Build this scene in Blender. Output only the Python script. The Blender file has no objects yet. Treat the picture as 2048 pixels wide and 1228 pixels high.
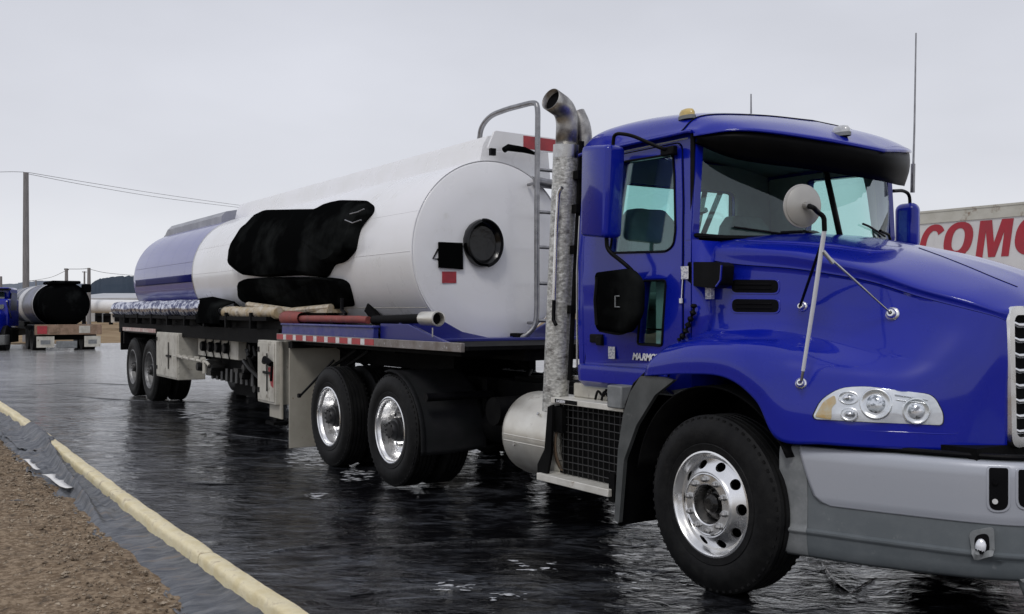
import bpy, bmesh, math, random
from mathutils import Vector, Matrix, noise
from mathutils.geometry import tessellate_polygon
from mathutils.bvhtree import BVHTree
random.seed(7)
R = math.radians
sc = bpy.context.scene
COL = sc.collection
# ------------------------------------------------------------------ camera
# world frame: x along the parked truck (forward +), y away from the camera, z up; origin below the front axle at the outer tyre face
CX, CY, CZ = 4.188, -4.10, 1.62
cam = bpy.data.objects.new('camera', bpy.data.cameras.new('camera')); COL.objects.link(cam)
cam.location = (CX, CY, CZ); cam.rotation_euler = (R(90), 0, math.atan2(.8367, .5476))
cam.data.sensor_width = 36; cam.data.lens = 35.16; cam.data.shift_y = 8/2048
cam.data.clip_start = .05; cam.data.clip_end = 6000
sc.camera = cam
# ------------------------------------------------------------------ world, sun, exposure
SUN_EL, SUN_AZ = 50, -52      # direction the light comes from, degrees ccw from +x
w = bpy.data.worlds.new('World'); sc.world = w; w.use_nodes = True
nt = w.node_tree; nt.nodes.clear()
def N(t, **k):
    n = nt.nodes.new(t)
    for a, b in k.items(): setattr(n, a, b)
    return n
out = N('ShaderNodeOutputWorld')
sky = N('ShaderNodeTexSky', sky_type='NISHITA', sun_disc=False, sun_elevation=R(SUN_EL), sun_rotation=R(90-SUN_AZ))
bgs = N('ShaderNodeBackground'); bgs.inputs[1].default_value = .08; nt.links.new(sky.outputs[0], bgs.inputs[0])
tc = N('ShaderNodeTexCoord'); sep = N('ShaderNodeSeparateXYZ'); nt.links.new(tc.outputs['Generated'], sep.inputs[0])
ramp = N('ShaderNodeValToRGB'); nt.links.new(sep.outputs[2], ramp.inputs[0])
ramp.color_ramp.elements[0].position = 0; ramp.color_ramp.elements[0].color = (.72, .73, .755, 1)
ramp.color_ramp.elements[1].position = .40; ramp.color_ramp.elements[1].color = (.545, .56, .62, 1)
e = ramp.color_ramp.elements.new(.12); e.color = (.635, .645, .695, 1)
noi = N('ShaderNodeTexNoise'); noi.inputs['Scale'].default_value = 2.2; noi.inputs['Detail'].default_value = 4
mp = N('ShaderNodeMapping'); mp.inputs['Scale'].default_value = (1, 1, 2.6)
nt.links.new(tc.outputs['Generated'], mp.inputs[0]); nt.links.new(mp.outputs[0], noi.inputs[0])
mr = N('ShaderNodeMapRange'); mr.inputs[1].default_value = .3; mr.inputs[2].default_value = .7; mr.inputs[3].default_value = .91; mr.inputs[4].default_value = 1.08
nt.links.new(noi.outputs[0], mr.inputs[0])
mul = N('ShaderNodeVectorMath', operation='SCALE'); nt.links.new(ramp.outputs[0], mul.inputs[0]); nt.links.new(mr.outputs[0], mul.inputs['Scale'])
bgc = N('ShaderNodeBackground'); bgc.inputs[1].default_value = 1.17; nt.links.new(mul.outputs[0], bgc.inputs[0])
mx = N('ShaderNodeMixShader'); mx.inputs[0].default_value = .94
nt.links.new(bgs.outputs[0], mx.inputs[1]); nt.links.new(bgc.outputs[0], mx.inputs[2]); nt.links.new(mx.outputs[0], out.inputs[0])
sun = bpy.data.objects.new('sun', bpy.data.lights.new('sun', 'SUN')); COL.objects.link(sun)
sun.data.energy = 1.0; sun.data.angle = R(14); sun.data.color = (1, .97, .93)
sd = Vector((math.cos(R(SUN_EL))*math.cos(R(SUN_AZ)), math.cos(R(SUN_EL))*math.sin(R(SUN_AZ)), math.sin(R(SUN_EL))))
sun.rotation_euler = sd.to_track_quat('Z', 'Y').to_euler(); sun.location = (0, 0, 30)
sc.view_settings.view_transform = 'Standard'; sc.view_settings.look = 'None'
sc.view_settings.exposure = 0; sc.view_settings.gamma = 1; sc.view_settings.use_curve_mapping = False
# ------------------------------------------------------------------ measuring helpers (site survey: sight line -> real plane)
def ray(u, v):
    a, b = (u-1024)/2000, (622-v)/2000
    return Vector((-.8367+.5476*a, .5476+.8367*a, b))
CAM = Vector((CX, CY, CZ))
def Wy(u, v, y): d = ray(u, v); return CAM+d*((y-CY)/d.y)
def Wx(u, v, x): d = ray(u, v); return CAM+d*((x-CX)/d.x)
def Wz(u, v, z): d = ray(u, v); return CAM+d*((z-CZ)/d.z)
def Wd(u, v, t): return CAM+ray(u, v)*t
# ------------------------------------------------------------------ materials
MATS = {}
def mat(name, col, rough=.5, metal=0, col2=None, scale=4, lo=.4, hi=.65, bump=0, bscale=30, coat=0, rvar=0, detail=6,
        stretch=(1, 1, 1), dirt=None, dscale=2, dlo=.55, dhi=.75, emit=None, spec=.5):
    if name in MATS: return MATS[name]
    m = bpy.data.materials.new(name); m.use_nodes = True; t = m.node_tree; L = t.links.new
    p = t.nodes['Principled BSDF']
    p.inputs['Base Color'].default_value = (*col, 1); p.inputs['Roughness'].default_value = rough
    p.inputs['Metallic'].default_value = metal; p.inputs['Coat Weight'].default_value = coat
    p.inputs['Coat Roughness'].default_value = .06; p.inputs['Specular IOR Level'].default_value = spec
    tc = t.nodes.new('ShaderNodeTexCoord'); mp = t.nodes.new('ShaderNodeMapping'); mp.inputs['Scale'].default_value = stretch
    L(tc.outputs['Object'], mp.inputs[0])
    def noise_(s, d=detail, r=.6):
        n = t.nodes.new('ShaderNodeTexNoise'); n.inputs['Scale'].default_value = s; n.inputs['Detail'].default_value = d
        n.inputs['Roughness'].default_value = r; L(mp.outputs[0], n.inputs[0]); return n
    def mrange(src, a, b, c, d):
        n = t.nodes.new('ShaderNodeMapRange'); n.inputs[1].default_value = a; n.inputs[2].default_value = b
        n.inputs[3].default_value = c; n.inputs[4].default_value = d; L(src, n.inputs[0]); return n
    def mix(f, a, b):
        n = t.nodes.new('ShaderNodeMix'); n.data_type = 'RGBA'; L(f, n.inputs[0])
        for s, v in ((6, a), (7, b)):
            if hasattr(v, 'is_linked'): L(v, n.inputs[s])
            else: n.inputs[s].default_value = (*v, 1)
        return n
    cur = col
    if col2: k = mix(mrange(noise_(scale).outputs[0], lo, hi, 0, 1).outputs[0], cur, col2); cur = k.outputs[2]; L(cur, p.inputs['Base Color'])
    if dirt: k = mix(mrange(noise_(dscale, 9, .7).outputs[0], dlo, dhi, 0, 1).outputs[0], cur, dirt); cur = k.outputs[2]; L(cur, p.inputs['Base Color'])
    if rvar: L(mrange(noise_(scale*1.7).outputs[0], .35, .65, rough-rvar, rough+rvar).outputs[0], p.inputs['Roughness'])
    if bump:
        b = t.nodes.new('ShaderNodeBump'); b.inputs['Strength'].default_value = bump; b.inputs['Distance'].default_value = .01
        L(noise_(bscale, 8).outputs[0], b.inputs['Height']); L(b.outputs[0], p.inputs['Normal'])
    if emit: p.inputs['Emission Color'].default_value = (*emit, 1); p.inputs['Emission Strength'].default_value = 1
    MATS[name] = m; return m
BLUE = mat('blue_paint', (.0035, .012, .32), .28, 0, (.004, .013, .28), 1.5, coat=.75, bump=.02, bscale=3, rvar=.05, spec=.16)
BLUEOLD = mat('blue_paint_worn', (.012, .020, .20), .4, 0, (.03, .035, .18), 6, coat=.3, rvar=.1, dirt=(.3, .3, .33), dscale=9, dlo=.66, dhi=.72)
BLUETANK = mat('blue_tank_skin', (.045, .052, .27), .3, .0, (.06, .066, .30), 1.2, coat=.6, bump=.05, bscale=1.5, stretch=(1, 1, 4))
WHITE = mat('tank_white_paint', (.84, .84, .86), .30, 0, (.79, .79, .79), 1.1, coat=.35, bump=.05, bscale=1.5, rvar=.05, dirt=(.60, .58, .54), dscale=2.2, dlo=.60, dhi=.85)
WHITEDIRTY = mat('white_panel_worn', (.55, .53, .47), .55, 0, (.40, .38, .33), 5, bump=.15, bscale=20, dirt=(.12, .09, .06), dscale=6, dlo=.60, dhi=.70)
CREAM = mat('cream_mudflap', (.40, .375, .32), .55, 0, (.33, .31, .26), 3, bump=.1, bscale=18, dirt=(.16, .11, .07), dscale=9, dlo=.64, dhi=.72)
STEEL = mat('brushed_steel', (.55, .55, .54), .32, 1, (.42, .41, .40), 6, rvar=.1, bump=.05)
CHROME = mat('polished_alloy', (.92, .92, .92), .27, 1, (.82, .82, .82), 5, rvar=.07)
ALU = mat('aluminium_tank', (.80, .78, .71), .38, .75, (.66, .63, .56), 3, rvar=.08, bump=.06, bscale=8, dirt=(.28, .22, .16), dscale=5, dlo=.62, dhi=.75)
GALV = mat('galvanised_heat_shield', (.42, .42, .40), .45, .6, (.72, .72, .69), 34, lo=.42, hi=.60, bump=.5, bscale=26, rvar=.1, stretch=(1, 1, 1.8), dirt=(.14, .13, .12), dscale=12, dlo=.52, dhi=.68)
GREYTUBE = mat('grey_steel_tube', (.24, .24, .25), .35, .8, (.34, .34, .35), 12, rvar=.08)
BLACK = mat('black_plastic', (.004, .004, .005), .42, 0, (.008, .008, .009), 5, bump=.06, bscale=20, spec=.07)
FRAME = mat('black_chassis', (.0015, .0015, .002), .7, 0, (.005, .005, .005), 7, bump=.2, bscale=14, spec=.1)
TARP = mat('black_tarpaulin', (.003, .0032, .0034), .6, 0, (.016, .0175, .0175), 1.1, lo=.5, hi=.7, bump=.8, bscale=3, spec=0)
GLOSSBLACK = mat('glossy_black_plastic', (.0015, .0015, .002), .18, 0, (.003, .003, .003), 2, bump=.5, bscale=6, spec=.4)
RUBBER = mat('tyre_rubber', (.0035, .0035, .004), .6, 0, (.009, .009, .009), 10, bump=.25, bscale=40, spec=.2, dirt=(.03, .028, .026), dscale=7, dlo=.62, dhi=.8)
GREYPL = mat('grey_weathered_plastic', (.16, .17, .175), .55, 0, (.23, .24, .245), 9, bump=.1, bscale=60, dirt=(.26, .26, .27), dscale=16, dlo=.58, dhi=.75)
SILVER = mat('silver_bumper_paint', (.40, .42, .47), .36, .15, (.43, .445, .49), 1.2, coat=.2, bump=.03, bscale=60, dirt=(.25, .26, .28), dscale=30, dlo=.66, dhi=.74)
VALANCE = mat('slate_bumper_valance', (.105, .12, .13), .5, 0, (.135, .15, .16), 5, bump=.06, bscale=50, dirt=(.22, .23, .24), dscale=18, dlo=.6, dhi=.78)
RED = mat('red_reflective_tape', (.42, .035, .045), .35, 0, (.30, .03, .04), 8, rvar=.08)
REDWORN = mat('worn_red_cover', (.27, .055, .045), .65, 0, (.18, .05, .042), 7, bump=.3, bscale=12, dirt=(.42, .36, .32), dscale=10, dlo=.62, dhi=.72)
WHITETAPE = mat('white_reflective_tape', (.75, .74, .75), .3, 0, (.55, .54, .55), 20)
BROWN = mat('rusty_brown_metal', (.20, .13, .085), .7, 0, (.30, .20, .14), 6, bump=.3, bscale=14, dirt=(.45, .40, .33), dscale=8, dlo=.6, dhi=.7)
FOIL = mat('silver_ribbed_hose', (.72, .73, .80), .22, .95, (.14, .15, .24), 11, lo=.44, hi=.56, rvar=.1, bump=.5, bscale=16)
TANHOSE = mat('tan_ribbed_hose', (.42, .33, .20), .5, .1, (.55, .50, .42), 9, bump=.3, bscale=14, dirt=(.10, .07, .05), dscale=7, dlo=.55, dhi=.68)
INTER = mat('cab_interior_grey', (.34, .37, .38), .7, 0, (.28, .31, .32), 4, bump=.1)
HEADL = mat('headliner_grey', (.50, .53, .54), .85, 0, (.45, .48, .49), 5)
SEAT = mat('seat_fabric', (.17, .21, .21), .85, 0, (.25, .29, .29), 6, bump=.3, bscale=60)
AMBER = mat('amber_lens', (.62, .40, .13), .2, 0, (.60, .50, .30), 25, coat=1)
CLEARL = mat('clear_reflector', (.92, .93, .96), .16, .15, (.72, .74, .79), 9, coat=1, bump=.35, bscale=16)
AMBERCAP = mat('yellowed_marker_lens', (.62, .46, .16), .35, 0, (.45, .33, .10), 30, coat=.5)
CLEARCAP = mat('clear_marker_lens', (.55, .56, .56), .2, 0, (.40, .41, .42), 25, coat=1)
MIRW = mat('satin_mirror_shell', (.46, .45, .42), .35, .25, (.40, .39, .37), 3, coat=.2)
PAPER = mat('white_sticker', (.70, .70, .72), .5, 0, (.35, .36, .45), 60, lo=.5, hi=.56)
LETTER = mat('white_lettering', (.75, .75, .78), .4)
DARKHOLE = mat('dark_cavity', (.004, .004, .005), .8, spec=.1)
WOOD = mat('weathered_pole_wood', (.17, .165, .165), .8, 0, (.25, .24, .24), 3, stretch=(6, 6, .6), bump=.3, bscale=10)
YFOAM = mat('yellow_foam_cover', (.70, .60, .36), .6, 0, (.82, .74, .52), 7, bump=.9, bscale=24, dirt=(.30, .21, .11), dscale=7, dlo=.56, dhi=.72)
def glass(name, tint, refl=1.0, rough=.02):
    m = bpy.data.materials.new(name); m.use_nodes = True; t = m.node_tree; t.nodes.clear(); L = t.links.new
    o = t.nodes.new('ShaderNodeOutputMaterial'); tr = t.nodes.new('ShaderNodeBsdfTransparent'); tr.inputs[0].default_value = (*tint, 1)
    g = t.nodes.new('ShaderNodeBsdfGlossy'); g.inputs['Roughness'].default_value = rough; g.inputs[0].default_value = (.85, .95, .97, 1)
    lw = t.nodes.new('ShaderNodeLayerWeight'); lw.inputs[0].default_value = .5; pw = t.nodes.new('ShaderNodeMath'); pw.operation = 'POWER'; pw.inputs[1].default_value = 4.0; L(lw.outputs['Facing'], pw.inputs[0]); f = t.nodes.new('ShaderNodeMath'); f.operation = 'ADD'; f.inputs[1].default_value = .075; L(pw.outputs[0], f.inputs[0])
    n = t.nodes.new('ShaderNodeTexNoise'); n.inputs['Scale'].default_value = 1.5; tcn = t.nodes.new('ShaderNodeTexCoord'); L(tcn.outputs['Object'], n.inputs[0])
    bm_ = t.nodes.new('ShaderNodeBump'); bm_.inputs['Strength'].default_value = .02; L(n.outputs[0], bm_.inputs['Height']); L(bm_.outputs[0], g.inputs['Normal'])
    mu = t.nodes.new('ShaderNodeMath'); mu.operation = 'MULTIPLY'; mu.inputs[1].default_value = refl; L(f.outputs[0], mu.inputs[0])
    mx = t.nodes.new('ShaderNodeMixShader'); L(mu.outputs[0], mx.inputs[0]); L(tr.outputs[0], mx.inputs[1]); L(g.outputs[0], mx.inputs[2]); L(mx.outputs[0], o.inputs[0])
    return m
GLASS = glass('tinted_cab_glass', (.78, .94, .92))
LENS = glass('clear_lamp_lens', (.93, .94, .95), 1.1)
# ------------------------------------------------------------------ mesh builder
ORG = Vector((0, 0, 0))
def tag(o, label=None, cat=None, group=None, kind=None):
    if label: o['label'] = label
    if cat: o['category'] = cat
    if group: o['group'] = group
    if kind: o['kind'] = kind
    return o
def thing(name, label, cat, loc=(0, 0, 0), rz=0, group=None):
    o = bpy.data.objects.new(name, None); COL.objects.link(o); o.location = loc; o.rotation_euler = (0, 0, rz); o.empty_display_size = .2
    return tag(o, label, cat, group)
def link(name, me, m, parent=None, loc=None, kind=None):
    o = bpy.data.objects.new(name, me); COL.objects.link(o)
    if m and not me.materials: me.materials.append(m)
    if parent: o.parent = parent
    if loc is not None: o.location = loc
    if kind: o['kind'] = kind
    return o
def rpoly(pts, r, n=5):
    """round the corners of a 2-D polygon; r may be a list"""
    res = []; k = len(pts)
    for i, p in enumerate(pts):
        rr = r[i] if isinstance(r, (list, tuple)) else r
        p = Vector(p[:2]); a = Vector(pts[i-1][:2])-p; b = Vector(pts[(i+1) % k][:2])-p
        if rr <= 0: res.append(p); continue
        d = min(rr, a.length*.49, b.length*.49); A = p+a.normalized()*d; B = p+b.normalized()*d
        for q in range(n+1):
            t = q/n; res.append(A*(1-t)**2+p*2*t*(1-t)+B*t*t)
    return res
class MB:
    def __init__(s): s.v = []; s.f = []
    def add(s, vs, fs, M=None):
        o = len(s.v); s.v += [tuple((M @ Vector(p)) if M else p) for p in vs]; s.f += [tuple(i+o for i in f) for f in fs]; return s
    def box(s, a, b, M=None):
        x0, y0, z0 = a; x1, y1, z1 = b
        return s.add([(x0, y0, z0), (x1, y0, z0), (x1, y1, z0), (x0, y1, z0), (x0, y0, z1), (x1, y0, z1), (x1, y1, z1), (x0, y1, z1)],
              [(0, 3, 2, 1), (4, 5, 6, 7), (0, 1, 5, 4), (1, 2, 6, 5), (2, 3, 7, 6), (3, 0, 4, 7)], M)
    def bar(s, p, q, w, h=None):
        h = h or w; p = Vector(p); q = Vector(q); d = q-p; L = d.length
        M = Matrix.Translation(p) @ d.to_track_quat('Z', 'Y').to_matrix().to_4x4()
        return s.box((-w/2, -h/2, 0), (w/2, h/2, L), M)
    def tube(s, path, r, n=12, cap=True):
        P = [Vector(p) for p in path]; k = len(P); rs = r if isinstance(r, (list, tuple)) else [r]*k
        up = None; vs = []; fs = []
        for i in range(k):
            t = (P[min(i+1, k-1)]-P[max(i-1, 0)]).normalized()
            if up is None: up = t.orthogonal().normalized()
            up = (up-t*up.dot(t)); up = up.normalized() if up.length > 1e-6 else t.orthogonal().normalized()
            sd_ = t.cross(up)
            for j in range(n):
                a = 2*math.pi*j/n; vs.append(P[i]+(up*math.cos(a)+sd_*math.sin(a))*rs[i])
        for i in range(k-1):
            for j in range(n): fs.append((i*n+j, i*n+(j+1) % n, (i+1)*n+(j+1) % n, (i+1)*n+j))
        if cap: fs.append(tuple(range(n))[::-1]); fs.append(tuple(range((k-1)*n, k*n)))
        return s.add(vs, fs)
    def lathe(s, prof, c=(0, 0, 0), n=48, axis='y', closed=False, a0=0, a1=2*math.pi):
        """prof = [(radius, position along the axis)]"""
        full = abs(a1-a0-2*math.pi) < 1e-6; m = n if full else n+1; vs = []; fs = []; k = len(prof); c = Vector(c)
        for (r, h) in prof:
            for j in range(m):
                a = a0+(a1-a0)*j/n; x, z = r*math.cos(a), r*math.sin(a)
                vs.append(c+Vector({'y': (x, h, z), 'z': (x, z, h), 'x': (h, x, z)}[axis]))
        for i in range(k if closed else k-1):
            for j in range(n if full else n):
                jj = (j+1) % m; i2 = (i+1) % k; fs.append((i*m+j, i*m+jj, i2*m+jj, i2*m+j))
        return s.add(vs, fs)
    def grid(s, rows, closed=False):
        k = len(rows[0]); vs = [p for r in rows for p in r]; fs = []
        for i in range(len(rows)-1):
            for j in range(k if closed else k-1):
                jj = (j+1) % k; fs.append((i*k+j, i*k+jj, (i+1)*k+jj, (i+1)*k+j))
        return s.add(vs, fs)
    def plate(s, outer, holes, f, th):
        """outer/holes 2-D, f maps (a,b,depth)->3-D"""
        loops = [outer]+list(holes); tri = tessellate_polygon([[Vector((p[0], p[1], 0)) for p in l] for l in loops])
        flat = [p for l in loops for p in l]; n = len(flat)
        vs = [f(p[0], p[1], 0) for p in flat]+[f(p[0], p[1], th) for p in flat]
        fs = [tuple(t) for t in tri]+[tuple(i+n for i in t[::-1]) for t in tri]; o = 0
        for l in loops:
            k = len(l)
            for i in range(k): fs.append((o+i, o+(i+1) % k, o+(i+1) % k+n, o+i+n))
            o += k
        return s.add(vs, fs)
    def disc(s, c, nrm, r, th=.01, n=20, rx=1.0):
        c = Vector(c); M = Matrix.Translation(c) @ Vector(nrm).to_track_quat('Z', 'Y').to_matrix().to_4x4()
        vs = [(r*rx*math.cos(2*math.pi*j/n), r*math.sin(2*math.pi*j/n), h) for h in (0, th) for j in range(n)]
        return s.add(vs, [tuple(range(n))[::-1], tuple(range(n, 2*n))]+[(j, (j+1) % n, n+(j+1) % n, n+j) for j in range(n)], M)
    def mesh(s, smooth=35, org=None):
        me = bpy.data.meshes.new('m'); o = ORG if org is None else org
        me.from_pydata([(p[0]-o[0], p[1]-o[1], p[2]-o[2]) for p in s.v], [], s.f)
        bm = bmesh.new(); bm.from_mesh(me); bmesh.ops.remove_doubles(bm, verts=bm.verts, dist=1e-5)
        bmesh.ops.recalc_face_normals(bm, faces=bm.faces); bm.to_mesh(me); bm.free()
        if smooth: me.shade_smooth(); me.set_sharp_from_angle(angle=R(smooth))
        return me
    def build(s, name, m, parent=None, smooth=35, bevel=0, seg=2, solid=0, kind=None, org=None, label=None, loc=None):
        me = s.mesh(smooth, org); me.name = name; o = link(name, me, m, parent, loc, kind)
        if solid: md = o.modifiers.new('s', 'SOLIDIFY'); md.thickness = solid; md.offset = -1
        if bevel: md = o.modifiers.new('b', 'BEVEL'); md.width = bevel; md.segments = seg; md.limit_method = 'ANGLE'; md.angle_limit = R(40)
        if label: o['label'] = label
        return o
def dup(o, parent=None, loc=None):
    c = o.copy(); COL.objects.link(c); c.parent = parent
    if loc is not None: c.location = loc
    for ch in list(o.children): dup(ch, c)
    return c
def cr(p0, p1, p2, p3, t):
    return tuple(.5*((2*b)+(-a+c)*t+(2*a-5*b+4*c-d)*t*t+(-a+3*b-3*c+d)*t**3) for a, b, c, d in zip(p0, p1, p2, p3))
def cr1(P, t):
    k = len(P)-1; i = min(int(t), k-1); f = t-i
    ext = lambda j: P[j] if 0 <= j <= k else (tuple(2*a-b for a, b in zip(P[0], P[1])) if j < 0 else tuple(2*a-b for a, b in zip(P[k], P[k-1])))
    return cr(ext(i-1), ext(i), ext(i+1), ext(i+2), f)
def smooth_path(P, n=6): return [cr1(P, i/n) for i in range((len(P)-1)*n+1)]
def fillet(P, r, n=5):
    P = [Vector(p) for p in P]; res = [P[0]]
    for i in range(1, len(P)-1):
        a, p, b = P[i-1], P[i], P[i+1]; A = p+(a-p).normalized()*min(r, (a-p).length*.49); B = p+(b-p).normalized()*min(r, (b-p).length*.49)
        for q in range(n+1): t = q/n; res.append(A*(1-t)**2+p*2*t*(1-t)+B*t*t)
    return res+[P[-1]]
def surf(T, s, t):
    rows = [cr1(r, t) for r in T]; return Vector(cr1(rows, s))
def bool_cut(o, cutter_mb):
    c = cutter_mb.build('cutter', None, smooth=0, org=Vector((0, 0, 0)))
    md = o.modifiers.new('cut', 'BOOLEAN'); md.operation = 'DIFFERENCE'; md.object = c; md.solver = 'EXACT'
    bpy.context.view_layer.update(); dg = bpy.context.evaluated_depsgraph_get()
    me = bpy.data.meshes.new_from_object(o.evaluated_get(dg)); o.modifiers.clear(); o.data = me
    bpy.data.objects.remove(c); me.shade_smooth(); me.set_sharp_from_angle(angle=R(32)); return o
def text_mesh(txt, size, shear=0, extrude=.002, offset=0, space=1):
    cu = bpy.data.curves.new('t', 'FONT'); cu.body = txt; cu.size = size; cu.shear = shear; cu.extrude = extrude; cu.offset = offset; cu.space_character = space
    cu.resolution_u = 6; o = bpy.data.objects.new('t', cu); COL.objects.link(o); bpy.context.view_layer.update()
    me = bpy.data.meshes.new_from_object(o.evaluated_get(bpy.context.evaluated_depsgraph_get())); bpy.data.objects.remove(o); me.materials.clear(); return me
def ground_z(x): 
    t = min(1, max(0, (-x-5)/9)); return .10*t*t*(3-2*t)
# ================================================================== THE SETTING
def fbm(x, y, s, o=4):
    return noise.fractal(Vector((x*s, y*s, 3.1)), .9, 2.1, o)
# dirt plain to the horizon
DIRT = mat('brown_dirt', (.17, .125, .08), .95, 0, (.25, .19, .12), .35, bump=.4, bscale=6, dirt=(.10, .08, .05), dscale=.15, dlo=.5, dhi=.7, spec=.2)
g = MB()
xs = [-3000, -900, -300, -120, -70, -45.2, 14, 60, 300, 3000]; ys = [-3000, -900, -300, -60, -6, 60, 300, 900, 3000]
g.grid([[(x, y, -.12 if -46 < x < 15 and -7 < y < 60 else -.06) for y in ys] for x in xs])
link('ground', g.mesh(30), DIRT, kind='structure')
# gravel bank beside the liner
m = mat('brown_gravel', (.15, .105, .066), .95, 0, (.31, .235, .16), 24, lo=.42, hi=.62, bump=1.0, bscale=45, dirt=(.055, .042, .032), dscale=7, dlo=.55, dhi=.68, spec=.2)
rows = []
x = -60
while x < 9:
    r = []; st = .05 if -13 < x < 2 else .6; edge = -2.63+.07*fbm(x, 0, 1.1)+.03*fbm(x, 9, 5)
    for j in range(60):
        t = (j/59)**1.3; y = edge+.06-t*4.6; z = .005+.030*fbm(x, y, 1.3)+.006*fbm(x, y, 9, 3)+.02*min(1, t*6)+ground_z(x)*.6
        r.append((x, y, z))
    rows.append(r); x += st
link('gravel_bank', MB().grid(rows).mesh(60), m, kind='structure')
# loose stones: nobody could count them
s = MB(); oct_ = [(1, 0, 0), (0, 1, 0), (-1, 0, 0), (0, -1, 0), (0, 0, 1), (0, 0, -1)]; of = [(0, 1, 4), (1, 2, 4), (2, 3, 4), (3, 0, 4), (1, 0, 5), (2, 1, 5), (3, 2, 5), (0, 3, 5)]
for k in range(16000):
    x = random.uniform(-11, 1.2); y = -2.63-random.random()**1.3*2.2; a = random.choice([.003, .004, .005, .006, .009, .013]) * random.uniform(.7, 1.3)
    if random.random() < .012: a *= 1.8
    z = .02+.035*fbm(x, y, 1.3)+ground_z(x)*.6
    s.add([(x+p[0]*a*random.uniform(.6, 1.3), y+p[1]*a*random.uniform(.6, 1.3), z+p[2]*a*.7*random.uniform(.6, 1.3)) for p in oct_], of)
tag(s.build('gravel_stones', mat('mixed_stones', (.09, .066, .045), .9, 0, (.40, .33, .25), 9, lo=.4, hi=.6, spec=.2), smooth=0), 'small brown and grey stones scattered over the gravel bank', 'gravel', kind='stuff')
# wet black liner that covers the yard
def liner_material():
    m = bpy.data.materials.new('wet_black_liner'); m.use_nodes = True; t = m.node_tree; L = t.links.new; p = t.nodes['Principled BSDF']
    tc = t.nodes.new('ShaderNodeTexCoord')
    def noi(s, d, r, sc_=(1, 1, 1), dist=0):
        mp = t.nodes.new('ShaderNodeMapping'); mp.vector_type = 'TEXTURE'; mp.inputs['Scale'].default_value = (1/sc_[0], 1/sc_[1], 1); mp.inputs['Rotation'].default_value = (0, 0, R(56.8)); L(tc.outputs['Object'], mp.inputs[0])
        n = t.nodes.new('ShaderNodeTexNoise'); n.inputs['Scale'].default_value = s; n.inputs['Detail'].default_value = d; n.inputs['Roughness'].default_value = r
        n.inputs['Distortion'].default_value = dist; L(mp.outputs[0], n.inputs[0]); return n.outputs[0]
    def mrg(src, a, b, c, d):
        n = t.nodes.new('ShaderNodeMapRange'); n.inputs[1].default_value = a; n.inputs[2].default_value = b; n.inputs[3].default_value = c; n.inputs[4].default_value = d; L(src, n.inputs[0]); return n.outputs[0]
    def math_(op, a, b):
        n = t.nodes.new('ShaderNodeMath'); n.operation = op
        for i, v in enumerate((a, b)):
            if hasattr(v, 'is_linked'): L(v, n.inputs[i])
            else: n.inputs[i].default_value = v
        return n.outputs[0]
    wet = mrg(noi(.75, 12, .70, (.8, 1.7, 1), .9), .46, .60, 1, 0)          # 1 = standing water / oil
    sp = t.nodes.new('ShaderNodeSeparateXYZ'); L(tc.outputs['Object'], sp.inputs[0])
    far = mrg(sp.outputs[0], -10, -21, 0, 1)                                # the far end of the yard has drained
    wet = math_('MULTIPLY', wet, mrg(far, 0, 1, 1, .25))
    mixc = t.nodes.new('ShaderNodeMix'); mixc.data_type = 'RGBA'
    dry = t.nodes.new('ShaderNodeMix'); dry.data_type = 'RGBA'; L(mrg(noi(2.8, 12, .78, (1, 2.2, 1), .9), .46, .57, 0, 1), dry.inputs[0])
    dry.inputs[6].default_value = (.004, .004, .005, 1); dry.inputs[7].default_value = (.062, .067, .078, 1)
    fd = t.nodes.new('ShaderNodeMix'); fd.data_type = 'RGBA'; L(far, fd.inputs[0]); L(dry.outputs[2], fd.inputs[6]); fd.inputs[7].default_value = (.30, .30, .30, 1)
    L(wet, mixc.inputs[0]); L(fd.outputs[2], mixc.inputs[6]); mixc.inputs[7].default_value = (.004, .004, .005, 1)
    L(mixc.outputs[2], p.inputs['Base Color'])
    L(math_('ADD', mrg(wet, 0, 1, .17, .02), mrg(noi(9, 5, .6), .3, .7, -.04, .08)), p.inputs['Roughness'])
    b1 = t.nodes.new('ShaderNodeBump'); b1.inputs['Strength'].default_value = .85; b1.inputs['Distance'].default_value = .024; L(noi(5.5, 5, .55, (.9, 1.5, 1), 1.0), b1.inputs['Height'])
    b2 = t.nodes.new('ShaderNodeBump'); b2.inputs['Strength'].default_value = .42; b2.inputs['Distance'].default_value = .007; L(noi(20, 5, .6, (.9, 1.7, 1), .5), b2.inputs['Height']); L(b1.outputs[0], b2.inputs['Normal'])
    b0 = t.nodes.new('ShaderNodeBump'); b0.inputs['Strength'].default_value = .6; b0.inputs['Distance'].default_value = .05; L(noi(1.5, 4, .5, (.8, 1.6, 1), 1.2), b0.inputs['Height']); L(b0.outputs[0], b1.inputs['Normal']); L(b2.outputs[0], p.inputs['Normal']); L(math_('MULTIPLY', mrg(noi(1.6, 12, .75, (1, 2.4, 1), 1.0), .44, .54, .12, .72), 1.0), p.inputs['Specular IOR Level'])
    return m
LINER = liner_material()
rows = []; xs = []; x = -46.0
while x < 12: xs.append(x); x += .07 if -11 < x < 3.2 else (.25 if -20 < x else .8)
ys = []; y = -2.10
while y < 9: ys.append(y); y += .07 if y < 3 else .3
for x in xs:
    rows.append([(x, y, ground_z(x)+(.008*fbm(x, y*1.8, 1.1, 5)+.002*fbm(x*1.5, y*3.5, 4.5, 3))*(1-min(1, max(0, (-x-12)/20)))) for y in ys])
link('yard_liner', MB().grid(rows).mesh(80), LINER, kind='structure')
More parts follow.
